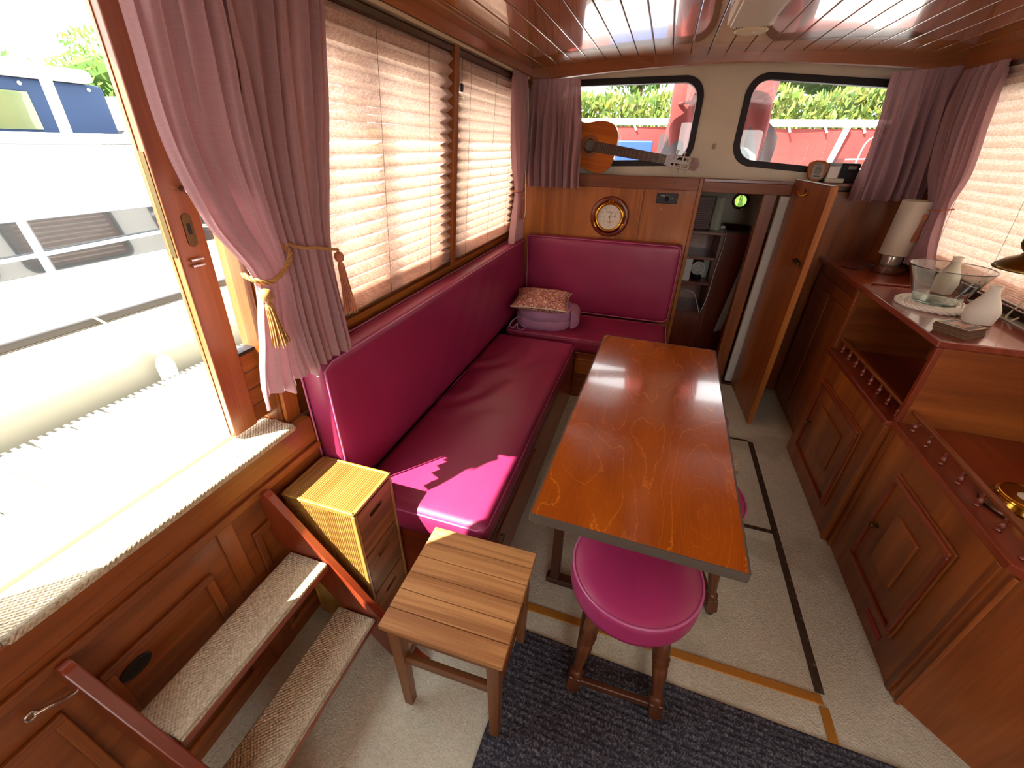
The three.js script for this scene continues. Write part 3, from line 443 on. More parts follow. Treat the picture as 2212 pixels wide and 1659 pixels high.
{
  const s = thing('square_stool', 'square wooden stool with worn planked top in front of the steps', 'stool', [-0.338, 0, -0.655], null, 0.022); localGroup(s);
  const H = 0.168;
  for (let i = 0; i < 6; i++) { const z0 = -H + i * 2 * H / 6; B('plank', [-H, H], [0.412, 0.43], [z0 + 0.0006, z0 + 2 * H / 6 - 0.0006], M.worn, s, { r: 0.0025, a: 'x' }); }
  B('frame', [-0.155, 0.155], [0.372, 0.412], [-0.155, -0.138], M.legOak, s, { r: 0.003, a: 'x' }); B('frame', [-0.155, 0.155], [0.372, 0.412], [0.138, 0.155], M.legOak, s, { r: 0.003, a: 'x' });
  B('frame', [-0.155, -0.138], [0.372, 0.412], [-0.138, 0.138], M.legOak, s, { r: 0.003, a: 'z' }); B('frame', [0.138, 0.155], [0.372, 0.412], [-0.138, 0.138], M.legOak, s, { r: 0.003, a: 'z' });
  for (const sx of [-1, 1]) for (const sz of [-1, 1]) { const g = boxG(0.036, 0.41, 0.036, 0.003, 'y'), p = g.attributes.position; for (let i = 0; i < p.count; i++) { const k = 1 - 0.25 * (0.5 - p.getY(i) / 0.41); p.setX(i, p.getX(i) * k); p.setZ(i, p.getZ(i) * k); } g.computeVertexNormals(); mesh('leg', g, M.legOak, s, [sx * 0.138, 0.205, sz * 0.138]); }
  for (const sz of [-1, 1]) B('stretcher', [-0.125, 0.125], [0.235, 0.268], [sz * 0.138 - 0.009, sz * 0.138 + 0.009], M.legOak, s, { r: 0.003, a: 'x' });
  for (const sx of [-1, 1]) B('stretcher', [sx * 0.138 - 0.009, sx * 0.138 + 0.009], [0.2, 0.233], [-0.125, 0.125], M.legOak, s, { r: 0.003, a: 'z' });
}
{ // rug
  const r = mesh('rug', boxG(1.16, 0.007, 1.2, 0.003, 'z'), M.rug, scene, [0.345, 0.0036, -0.215], [0, -0.03, 0]); tag(r, 'dark blue-grey ribbed rug on the beige carpet', 'rug');
}
// ------------------------------------------------------------------ boarding steps
{
  const s = thing('boarding_steps', 'two-tread wooden boarding steps with beige carpeted treads by the side door', 'steps', [-0.72, 0, -0.38]);
  const sh = new THREE.Shape(); sh.moveTo(-0.945, 0.46); sh.lineTo(-0.945, 0.6); sh.quadraticCurveTo(-0.94, 0.645, -0.912, 0.62); sh.lineTo(-0.885, 0.58); sh.lineTo(-0.512, 0.06); sh.quadraticCurveTo(-0.49, 0.03, -0.47, 0.028); sh.lineTo(-0.462, 0.0); sh.lineTo(-0.6, 0); sh.closePath();
  for (const z of [-0.628, -0.148]) mesh('stringer', uvm(ext(sh, 0.018, 0.003).translate(0, 0, z), 'y'), M.mahogRed, s);
  for (const [x0, x1, y] of [[-0.892, -0.762, 0.41], [-0.765, -0.632, 0.198]]) {
    const t = B('tread', [x0, x1], [y - 0.034, y - 0.008], [-0.607, -0.152], M.mahogRed, s, { r: 0.003, a: 'z' });
    mesh('carpet_pad', boxG(x1 - x0 + 0.004, 0.012, 0.45, 0.005, 'z'), M.loop, t, [(x0 + x1) / 2 + 0.002, y - 0.003, -0.379]);
  }
  const hk = thing('door_hook', 'small steel hook latch on the panel beside the step side', 'latch', [-0.94, 0.56, -0.09]);
  mesh('hook', merged([tube([[-0.936, 0.575, -0.075], [-0.93, 0.57, -0.095], [-0.932, 0.555, -0.115], [-0.93, 0.548, -0.135], [-0.935, 0.54, -0.14]], 0.0035, 20), at(new THREE.TorusGeometry(0.008, 0.003, 6, 14), -0.937, 0.577, -0.072, 0, Math.PI / 2)]), M.chrome, hk);
}
{ // reed-covered drawer unit
  const x0 = -0.932, x1 = -0.672, z0 = -0.85, z1 = -0.66, H = 0.585;
  const u = thing('reed_drawer_unit', 'narrow split-reed drawer unit with slot-handled drawers, next to the steps', 'drawer unit', [(x0 + x1) / 2, 0, (z0 + z1) / 2]);
  B('carcass', [x0 + 0.004, x1 - 0.012], [0, H - 0.006], [z0 + 0.003, z1 - 0.005], M.cedar, u, { r: 0.001 });
  const ribs = (n, w, len) => { const g = []; for (let i = 0; i < n; i++) { const c = new THREE.CylinderGeometry(w / n * 0.52, w / n * 0.52, len, 6, 1, false, 0, Math.PI); g.push(c.rotateY(-Math.PI / 2).translate(-w / 2 + (i + 0.5) * w / n, 0, 0)); } return g; };
  const top = merged(ribs(34, x1 - x0 - 0.016, z1 - z0 - 0.016)); top.rotateX(-Math.PI / 2); tag(mesh('reed_top', uvm(top, 'z'), M.reed, u, [(x0 + x1) / 2 - 0.002, H - 0.006, (z0 + z1) / 2]), null, null, null, 'stuff');
  const sd = merged(ribs(34, x1 - x0 - 0.016, H - 0.02)); tag(mesh('reed_side', uvm(sd, 'y'), M.reed, u, [(x0 + x1) / 2 - 0.002, (H - 0.02) / 2 + 0.004, z1 - 0.005]), null, null, null, 'stuff');
  for (const [a, b, c, d, e, f] of [[x0, x1, H - 0.012, H, z1 - 0.01, z1], [x0, x1, H - 0.012, H, z0, z0 + 0.01], [x0, x0 + 0.009, H - 0.012, H, z0, z1], [x1 - 0.011, x1, H - 0.012, H, z0, z1], [x1 - 0.012, x1, 0, H - 0.012, z1 - 0.012, z1], [x1 - 0.012, x1, 0, H - 0.012, z0, z0 + 0.012]]) B('edge_strip', [a, b], [c, d], [e, f], M.reed, u, { r: 0.003 });
  for (let i = 0; i < 3; i++) { const y1 = H - 0.016 - i * 0.185; const f = rr(-0.081, 0.081, -0.088, 0.088, 0.003, THREE.Shape); f.holes.push(rr(-0.032, 0.032, 0.03, 0.048, 0.009)); const d = mesh('drawer', uvm(ext(f, 0.01, 0.001).rotateY(Math.PI / 2), 'z'), M.cedar, u, [x1 - 0.012, y1 - 0.09, (z0 + z1) / 2]); B('slot_back', [x1 - 0.0125, x1 - 0.0118], [y1 - 0.063, y1 - 0.038], [(z0 + z1) / 2 - 0.034, (z0 + z1) / 2 + 0.034], M.black, d, { r: 0 }); }
}
// ------------------------------------------------------------------ curtains and blinds
function cr(a, b, c, d, t) { const t2 = t * t, t3 = t2 * t; return 0.5 * (2 * b + (c - a) * t + (2 * a - 5 * b + 4 * c - d) * t2 + (3 * b - a - 3 * c + d) * t3); }
function keyAt(keys, y) { let i = 0; while (i < keys.length - 2 && y < keys[i + 1][0]) i++; const k = (j) => keys[clamp(j, 0, keys.length - 1)], t = clamp((keys[i][0] - y) / (keys[i][0] - keys[i + 1][0])); return [1, 2, 3, 4].map(c => cr(k(i - 1)[c] ?? 0, k(i)[c], k(i + 1)[c], k(i + 2)[c] ?? 0, t)); }
// keys: [y, edge a, edge b, fold depth, offset along the normal]; axis 'z' runs along a side wall, 'x' along the bulkhead
function curtainG(keys, o) {
  const nu = o.nu ?? 150, nv = 70, pos = [], uv = [], idx = [], y0 = keys[0][0], y1 = keys[keys.length - 1][0];
  const fold = (u, v) => { const w = u * o.n + 0.9 * (vn(u * 6 + o.s, v * 2.2, 99, 99, o.s) - 0.5) * (1 - 0.5 * v) + o.s; return Math.sin(w * Math.PI * 2) * (0.65 + 0.7 * vn(u * o.n + 3, v * 2, 99, 99, o.s + 4)) + 0.35 * Math.sin(w * Math.PI * 4.6 + 1 + v * 2); };
  for (let j = 0; j <= nv; j++) for (let i = 0; i <= nu; i++) {
    const u = i / nu, v = j / nv, yb = y0 + (y1 - y0) * v, [a, b, amp, off] = keyAt(keys, yb), q = a + (b - a) * u, f = fold(u, v), hem = j === nv ? 0.002 * Math.sin(u * o.n * 6.28 + o.s) : 0;
    const top = v < 0.03 ? 0.6 : 1, n = off + amp * f * top + (o.wave ?? 0) * Math.sin(v * 9 + u * 5), y = yb + hem - (o.drop ? o.drop(u, v) : 0);
    pos.push(...(o.axis === 'z' ? [n, y, q] : [q, y, n])); uv.push(u * (o.w ?? 0.6), yb);
    if (i < nu && j < nv) { const k = j * (nu + 1) + i; idx.push(k, k + 1, k + nu + 1, k + 1, k + nu + 2, k + nu + 1); }
  }
  const g = new THREE.BufferGeometry(); g.setAttribute('position', new THREE.Float32BufferAttribute(pos, 3)); g.setAttribute('uv', new THREE.Float32BufferAttribute(uv, 2)); g.setIndex(idx); g.computeVertexNormals(); return g;
}
function curtain(label, base, keys, o) { const c = thing('curtain', label, 'curtain', base, 'mauve curtains'); mesh('cloth', curtainG(keys.map(k => o.k ? [k[0], k[1] * o.k, k[2] * o.k, Math.min(k[3], 0.017), k[4] + o.d] : k), o), M.curtain, c); return c; }
function tassel(parent, x, y, z, len, m, tilt = [0, 0, 0]) {
  const t = mesh('tassel', lathe([[0, 0.012], [0.008, 0.008], [0.011, 0], [0.009, -0.009], [0.004, -0.013], [0.007, -0.018], [0.008, -0.026], [0, -0.028]], 14), m, parent, [x, y, z], tilt);
  const g = []; for (let i = 0; i < 30; i++) { const a = i * 2.4, r = Math.sqrt((i + 0.5) / 30), q = r * 0.007, e = r * 0.017; g.push(tube([[q * Math.cos(a), -0.02, q * Math.sin(a)], [q * 1.4 * Math.cos(a), -0.02 - len * 0.4, q * 1.4 * Math.sin(a)], [e * Math.cos(a + 0.2), -0.02 - len * (0.95 + 0.08 * rnd()), e * Math.sin(a + 0.2)]], 0.0014, 5, 4)); }
  const f = new THREE.Mesh(merged(g), m); f.name = 'fringe'; f.castShadow = true; t.add(f); return t;
}
const rope = (pts, r, n = 80, closed = false) => { // three twisted strands
  const c = new THREE.CatmullRomCurve3(pts.map(p => V(...p)), closed), g = [], F = c.computeFrenetFrames(n, closed), L = c.getLength();
  for (let s = 0; s < 3; s++) { const q = []; for (let i = 0; i <= n; i++) { const a = s * 2.094 + i / n * L / (r * 7) * 6.283, p = c.getPointAt(i / n); q.push(p.addScaledVector(F.normals[i], Math.cos(a) * r * 0.55).addScaledVector(F.binormals[i], Math.sin(a) * r * 0.55)); } g.push(new THREE.TubeGeometry(new THREE.CatmullRomCurve3(q), n * 2, r * 0.55, 5)); }
  return merged(g);
};
const rope2 = (p, r) => rope(p.map(q => [q[0] * 0.972, q[1], q[2] * 0.972]), r);
{
  const a = curtain('mauve curtain beside the open side door, sunlit, gathered by gold rope', [-0.88, 0.9, -0.76], [[1.86, -0.655, -0.87, 0.012, -0.882], [1.69, -0.642, -0.862, 0.018, -0.888], [1.5, -0.636, -0.838, 0.022, -0.89], [1.35, -0.668, -0.838, 0.022, -0.885], [1.225, -0.735, -0.845, 0.014, -0.878], [1.1, -0.715, -0.852, 0.02, -0.885], [0.98, -0.675, -0.87, 0.024, -0.885], [0.905, -0.665, -0.885, 0.026, -0.885]], { n: 5, axis: 'z', s: 3, wave: 0.003, k: 0.972, d: 0.024, drop: (u, v) => v > 0.9 ? -0.03 * Math.abs(Math.sin(u * 7)) * (v - 0.9) * 10 : 0 });
  mesh('tieback', rope2([[-0.9, 1.235, -0.73], [-0.868, 1.222, -0.735], [-0.856, 1.213, -0.76], [-0.852, 1.222, -0.79], [-0.853, 1.24, -0.82], [-0.858, 1.265, -0.843], [-0.89, 1.285, -0.85]], 0.006), M.gold, a);
  tassel(a, -0.829, 1.19, -0.716, 0.075, M.gold, [0.06, 0, 0]).scale.set(1.35, 1.35, 1.35);
  const b = curtain('mauve curtain at the aft edge of the wide pleated blind, tied with cord', [-0.88, 0.88, -0.95], [[1.86, -0.862, -1.172, 0.012, -0.882], [1.66, -0.852, -1.13, 0.018, -0.888], [1.4, -0.842, -1.062, 0.02, -0.888], [1.245, -0.838, -1.018, 0.014, -0.878], [1.08, -0.832, -1.036, 0.017, -0.885], [0.99, -0.836, -1.03, 0.017, -0.88], [0.941, -0.84, -1.024, 0.017, -0.876]], { n: 6, axis: 'z', s: 7, wave: 0.003, k: 0.972, d: 0.024 });
  mesh('tieback', rope2([[-0.875, 1.285, -0.852], [-0.846, 1.272, -0.87], [-0.842, 1.262, -0.92], [-0.843, 1.25, -0.97], [-0.852, 1.24, -1.01], [-0.87, 1.236, -1.028]], 0.004), M.gold, b);
  tassel(b, -0.836, 1.219, -0.992, 0.11, M.peach, [0, 0, 0.05]).scale.set(1.25, 1.25, 1.25);
  const c = curtain('narrow mauve tied curtain in the corner above the purple backrests', [-0.86, 0.95, -2.85], [[1.852, -2.66, -2.93, 0.012, -0.872], [1.6, -2.655, -2.94, 0.016, -0.876], [1.4, -2.69, -2.93, 0.018, -0.874], [1.25, -2.745, -2.9, 0.011, -0.872], [1.1, -2.72, -2.92, 0.016, -0.876], [0.945, -2.695, -2.945, 0.02, -0.885]], { n: 6, axis: 'z', s: 11, k: 0.985, d: 0.012 });
  mesh('tieback', rope([[-0.88, 1.255, -2.695], [-0.848, 1.248, -2.7], [-0.838, 1.242, -2.76], [-0.84, 1.246, -2.83], [-0.87, 1.25, -2.87]], 0.004, 40), M.peach, c);
  tassel(c, -0.832, 1.215, -2.77, 0.11, M.peach);
  curtain('mauve gathered curtain half covering the guitar at the bulkhead window', [-0.7, 1.26, -2.985], [[1.848, -0.858, -0.558, 0.008, -2.992], [1.825, -0.858, -0.555, 0.007, -2.992], [1.6, -0.865, -0.532, 0.022, -2.978], [1.4, -0.862, -0.52, 0.026, -2.974], [1.262, -0.855, -0.512, 0.028, -2.972]], { n: 7, axis: 'x', s: 17, nu: 220 });
  curtain('mauve gathered curtain at the bulkhead window above the white lamp', [1.12, 1.26, -2.985], [[1.842, 0.985, 1.265, 0.008, -2.99], [1.815, 0.985, 1.268, 0.008, -2.99], [1.6, 0.99, 1.3, 0.024, -2.97], [1.4, 0.998, 1.325, 0.028, -2.966], [1.262, 1.0, 1.335, 0.03, -2.964]], { n: 5, axis: 'x', s: 23, nu: 220, drop: (u) => -0.02 * u });
  const f = curtain('mauve tied curtain in the corner between white lamp and pink blind', [1.27, 1.0, -2.75], [[1.835, -2.66, -2.97, 0.012, 1.262], [1.6, -2.62, -2.96, 0.016, 1.272], [1.42, -2.585, -2.9, 0.018, 1.28], [1.27, -2.625, -2.78, 0.011, 1.285], [1.15, -2.6, -2.78, 0.016, 1.288], [1.0, -2.53, -2.76, 0.018, 1.295]], { n: 7, axis: 'z', s: 29, k: 0.985, d: -0.02 });
  mesh('tieback', rope([[1.285, 1.278, -2.572], [1.252, 1.272, -2.58], [1.242, 1.262, -2.65], [1.246, 1.262, -2.71], [1.275, 1.268, -2.75]], 0.004, 40), M.peach, f);
  tassel(f, 1.236, 1.232, -2.67, 0.1, M.peach);
  mesh('side_flap', tube([[-0.868, 1.8, -2.96], [-0.866, 1.6, -2.965], [-0.872, 1.3, -2.962], [-0.868, 1.1, -2.965], [-0.88, 1.02, -2.955]], 0.0025, 30, 5), M.white, tag(thing('cable', 'thin white cable hanging in the curtain corner by the backrest', 'cable', [-0.87, 1, -2.96]), 'thin white cable hanging in the curtain corner by the backrest', 'cable')).name = 'cord';
}
function blind(label, side, z0, z1, yb, yt, s) {
  const b = thing('pleated_blind', label, 'blind', [side < 0 ? -0.985 : 1.36, 0.955, 0], 'pleated blinds'); localGroup(b); b.rotation.z = side * LEAN;
  const xc = -side * 0.016, dep = 0.0125, ys = []; let y = yt; const low = yb + 0.07; while (y > low) { ys.push(y); y -= 0.0205; } const nl = 14; for (let i = 0; i <= nl; i++) ys.push(low - (low - yb - 0.008) * i / nl);
  const pos = [], uv = [], idx = [], n = 24; let k = 0;
  for (let i = 0; i + 1 < ys.length; i++) { const xa = xc + (i % 2 ? dep : -dep), xb = xc + (i % 2 ? -dep : dep); for (let j = 0; j <= n; j++) { const z = z0 + (z1 - z0) * j / n, w = 0.0012 * Math.sin(z * 7 + i * 0.4 + s); pos.push(xa, ys[i] + w, z, xb, ys[i + 1] + w, z); uv.push(z, ys[i] * 1.02 + i * 0.003, z, ys[i + 1] * 1.02 + i * 0.003); if (j < n) idx.push(k, k + 1, k + 2, k + 1, k + 3, k + 2); k += 2; } k = pos.length / 3; }
  const g = new THREE.BufferGeometry(); g.setAttribute('position', new THREE.Float32BufferAttribute(pos, 3)); g.setAttribute('uv', new THREE.Float32BufferAttribute(uv, 2)); g.setIndex(idx); g.computeVertexNormals(); mesh('fabric', g, M.blind, b);
  B('head_rail', [xc - 0.012, xc + 0.012], [yt, yt + 0.02], [z0, z1], M.dark, b, { r: 0.003, a: 'z' }); B('bottom_rail', [xc - 0.011, xc + 0.011], [yb - 0.01, yb + 0.006], [z0, z1], M.oldBrass, b, { r: 0.003, a: 'z' });
  for (const t of [0.2, 0.52, 0.86]) { const z = z0 + (z1 - z0) * t; rod('cord', [xc - side * 0.0115, yt, z], [xc - side * 0.0115, yb, z], 0.0007, M.bronze, b); }
  return b;
}
blind('wide pleated pink blind in the side window behind the long backrest', -1, -1.938, -0.9, 0.022, 0.87, 1);
const bl2 = blind('narrower pleated pink blind in the side window nearest the corner curtain', -1, -2.95, -1.992, 0.022, 0.87, 2);
mesh('cord_stop', boxG(0.012, 0.03, 0.012, 0.004), phys({ color: col(0x3a3048), roughness: 0.5 }), bl2, [0.042, 0.76, -1.996]);
rod('pull_cord', [0.042, 0.87, -1.996], [0.042, 0.775, -1.996], 0.0012, M.bronze, bl2);
blind('pleated pink blind behind the glass bowl and brass lamp', 1, -2.9, -1.58, 0.05, 0.86, 3);
blind('pleated pink blind above the near end of the side cabinets', 1, -1.56, -0.3, 0.05, 0.86, 4);
blind('unseen pleated pink blind added over the aft side window to cut light', 1, -0.28, 1.36, 0.05, 0.86, 5);  // out of view, added to dim the light reaching the port side

// ------------------------------------------------------------------ on the bulkhead
{
  const c = thing('ship_clock', 'round brass porthole clock on a wooden disc, on the bulkhead', 'clock', [-0.301, 1.093, -3.05]); localGroup(c);
  const rot = (g) => g.rotateX(Math.PI / 2);
  mesh('backplate', rot(lathe([[0, 0], [0.126, 0], [0.128, 0.006], [0.126, 0.014], [0.118, 0.019], [0.108, 0.02], [0, 0.02]], 56)), M.mahogRed, c);
  mesh('bezel', rot(lathe([[0.076, 0.02], [0.1, 0.02], [0.104, 0.026], [0.101, 0.034], [0.094, 0.038], [0.088, 0.044], [0.081, 0.044], [0.0775, 0.036], [0.076, 0.024]], 56)), M.brass, c);
  const face = canvasTex(512, 512, (x, w) => { x.fillStyle = '#e6e3d6'; x.fillRect(0, 0, w, w); x.translate(w / 2, w / 2); x.fillStyle = '#3a3833'; x.strokeStyle = '#3a3833'; x.textAlign = 'center'; x.textBaseline = 'middle'; x.font = '40px serif'; for (let i = 1; i <= 12; i++) { const a = i / 6 * Math.PI; x.fillText(String(i), 190 * Math.sin(a), -190 * Math.cos(a)); } for (let i = 0; i < 60; i++) { const a = i / 30 * Math.PI, r = i % 5 ? 236 : 230; x.lineWidth = i % 5 ? 2 : 4; x.beginPath(); x.moveTo(r * Math.sin(a), -r * Math.cos(a)); x.lineTo(242 * Math.sin(a), -242 * Math.cos(a)); x.stroke(); } x.lineWidth = 5; for (const k of [0.25, 1.25, 2.25, 3.25]) { x.beginPath(); x.arc(0, 0, 140, (k + 0.12) * Math.PI / 2 - Math.PI / 2 + 0.1, (k + 0.88) * Math.PI / 2 - Math.PI / 2 - 0.5); x.stroke(); } x.fillStyle = '#8a867a'; x.fillRect(-70, -100, 140, 10); x.fillRect(-26, -128, 52, 7); x.fillRect(-74, 80, 148, 12); x.fillRect(-34, 108, 68, 8); x.lineWidth = 4; for (const sx of [-1, 1]) { x.beginPath(); x.moveTo(sx * 128, -26); x.lineTo(sx * 108, 0); x.lineTo(sx * 128, 30); x.stroke(); } });
  mesh('dial', new THREE.CircleGeometry(0.077, 48), phys({ map: face, roughness: 0.5 }), c, [0, 0, 0.0215]);
  const hand = (len, w, ang, m, z) => { const g = new THREE.BoxGeometry(w, len, 0.0012).translate(0, len * 0.5 - len * 0.12, 0); const o = mesh('hand', g, m, c, [0, 0, z]); o.rotation.z = -ang; return o; };
  hand(0.034, 0.0022, 0.5, M.black, 0.024); hand(0.05, 0.002, 1.42, M.black, 0.0252); hand(0.066, 0.0014, 2.88, phys({ color: col(0xb04040), roughness: 0.5 }), 0.0264);
  mesh('hub', rot(lathe([[0, 0.006], [0.004, 0.005], [0.005, 0]], 12)), M.brass, c, [0, 0, 0.022]);
  mesh('glass', new THREE.CircleGeometry(0.078, 40), M.glass, c, [0, 0, 0.034]);
  for (const a of [0, 2.1, -2.1]) { const l = mesh('lug', merged([at(new RoundedBoxGeometry(0.026, 0.014, 0.016, 1, 0.004), 0, 0.096, 0.03), at(cyl(0.005, 0.005, 0.034, 10), 0, 0.104, 0.032, 0, 0, Math.PI / 2)]), M.brass, c); l.rotation.z = a; }
}
{
  const s = thing('switch_panel', 'small black control panel with a dial on the bulkhead right of clock', 'control panel', [0.042, 1.222, -3.05]); localGroup(s);
  const t = canvasTex(256, 128, (x) => { x.fillStyle = '#1d1b1c'; x.fillRect(0, 0, 256, 128); x.fillStyle = '#c8c4bc'; x.fillRect(46, 26, 46, 8); x.strokeStyle = '#6a6560'; x.lineWidth = 5; x.beginPath(); x.arc(128, 66, 40, Math.PI * 0.9, Math.PI * 2.1); x.stroke(); x.fillRect(192, 52, 6, 16); x.fillRect(192, 78, 6, 4); });
  const g = boxG(0.128, 0.06, 0.008, 0.002); mesh('plate', g, M.black, s, [0, 0, 0.004]); mesh('print', new THREE.PlaneGeometry(0.122, 0.056), phys({ map: t, roughness: 0.5 }), s, [0, 0, 0.0085]);
  mesh('dial', lathe([[0, 0.012], [0.012, 0.012], [0.014, 0]], 20).rotateX(Math.PI / 2), M.black, s, [0, -0.002, 0.008]);
  for (const x of [-0.057, 0.057]) mesh('screw', lathe([[0, 0.002], [0.003, 0.0015], [0.0035, 0]], 10).rotateX(Math.PI / 2), M.chrome, s, [x, 0, 0.008]);
  const k = mesh('panel_knob', lathe([[0, 0.009], [0.005, 0.008], [0.004, 0]], 12).rotateX(Math.PI / 2), M.cream, scene, [0.02, 1.157, -3.05]); tag(k, 'tiny pale knob on the bulkhead below the black control panel', 'knob');
}
{ // guitar lying on its side on the shelf
  const gt = thing('guitar', 'classical guitar lying on its side on the shelf, half behind curtain', 'guitar', [0, 0, 0]); gt.position.set(-0.485, 1.504, -3.074); gt.rotation.set(0.02, 0.0, -0.138); localGroup(gt);
  const half = [[0.166, 0.045], [0.158, 0.09], [0.125, 0.13], [0.075, 0.144], [0.02, 0.138], [-0.05, 0.119], [-0.11, 0.128], [-0.17, 0.162], [-0.225, 0.178], [-0.275, 0.166], [-0.31, 0.12], [-0.323, 0.06]], pts = [...half, [-0.326, 0], ...half.slice().reverse().map(p => [p[0], -p[1]])];
  const outline = (k = 1) => { const s = new THREE.Shape(); s.moveTo(0.167, 0); s.splineThru(pts.map(p => new THREE.Vector2(p[0] * k, p[1] * k)).concat([new THREE.Vector2(0.167, 0)])); return s; };
  const hole = new THREE.Path(); hole.absarc(0, 0, 0.043, 0, Math.PI * 2);
  const spruce = phys({ map: woodTex([176, 88, 6], [206, 114, 16], 201, [0.2, 0.9], 1.4), roughness: 0.45, specularIntensity: 0.5, clearcoat: 0.08, clearcoatRoughness: 0.15 });
  const s1 = outline(); s1.holes.push(hole); mesh('sides', uvm(ext(s1, 0.078), 'x'), M.mahog, gt, [0, 0, -0.082]);
  const s2 = outline(); s2.holes.push(hole); mesh('soundboard', uvm(ext(s2, 0.003, 0.001), 'x'), spruce, gt, [0, 0, -0.004]);
  mesh('back_plate', ext(outline(), 0.003), M.mahog, gt, [0, 0, -0.086]);
  mesh('maker_label', new THREE.PlaneGeometry(0.045, 0.06), phys({ color: col(0xb0aa92), roughness: 0.9 }), gt, [-0.01, 0, -0.081]);
  mesh('rosette', new THREE.RingGeometry(0.046, 0.062, 48), phys({ map: woodTex([120, 64, 16], [170, 104, 40], 207, [0.02, 0.02]), roughness: 0.3, clearcoat: 0.5 }), gt, [0, 0, 0.0008]);
  const fb = shapeOf([[0.036, -0.03], [0.036, 0.03], [0.482, 0.025], [0.482, -0.025]]); const nk = mesh('fingerboard', uvm(ext(fb, 0.007, 0.0006), 'x'), M.dark, gt, [0, 0, 0.0008]);
  for (let i = 0; i < 18; i++) { const x = 0.482 - 0.65 * (1 - Math.pow(2, -(i + 1) / 12)); if (x > 0.05) mesh('fret', new THREE.BoxGeometry(0.0016, 0.058 - (x - 0.04) * 0.018, 0.0014), M.oldBrass, nk, [x, 0, 0.0095]); }
  mesh('neck', uvm(ext(shapeOf([[0.15, -0.026], [0.15, 0.026], [0.485, 0.0235], [0.485, -0.0235]]), 0.018, 0.002), 'x'), M.mahog, gt, [0, 0, -0.02]);
  mesh('nut', new THREE.BoxGeometry(0.005, 0.051, 0.012), M.cream, gt, [0.4855, 0, 0.004]);
  const hs = shapeOf([[0.488, -0.026], [0.505, -0.036], [0.67, -0.033], [0.682, -0.015], [0.686, 0], [0.682, 0.015], [0.67, 0.033], [0.505, 0.036], [0.488, 0.026]]); for (const sy of [-1, 1]) hs.holes.push(rr(0.52, 0.645, sy * 0.0175 - 0.0075, sy * 0.0175 + 0.0075, 0.007));
  const head = mesh('headstock', uvm(ext(hs, 0.018, 0.001), 'x'), phys({ map: woodTex([112, 74, 62], [142, 100, 86], 211, [0.3, 0.6]), roughness: 0.35, clearcoat: 0.4 }), gt, [0, 0, -0.022]); head.rotation.y = 0.1; head.position.z = 0.03;
  for (const sy of [-1, 1]) for (let i = 0; i < 3; i++) mesh('tuner', merged([at(cyl(0.0045, 0.0045, 0.02, 10), 0.54 + i * 0.042, sy * 0.0175, 0.009, 0, 0, 0), at(cyl(0.0025, 0.0025, 0.024, 8), 0.54 + i * 0.042, sy * 0.043, 0.008), at(new RoundedBoxGeometry(0.012, 0.009, 0.008, 1, 0.003), 0.54 + i * 0.042, sy * 0.057, 0.008)]), M.cream, head);
  for (let i = 0; i < 6; i++) rod('string', [-0.17, -0.0275 + i * 0.011, 0.011], [0.486, -0.021 + i * 0.0084, 0.0105], 0.0005, M.chrome, gt);
  B('bridge', [-0.185, -0.16], [-0.09, 0.09], [0, 0.009], M.dark, gt, { r: 0.002 });
}
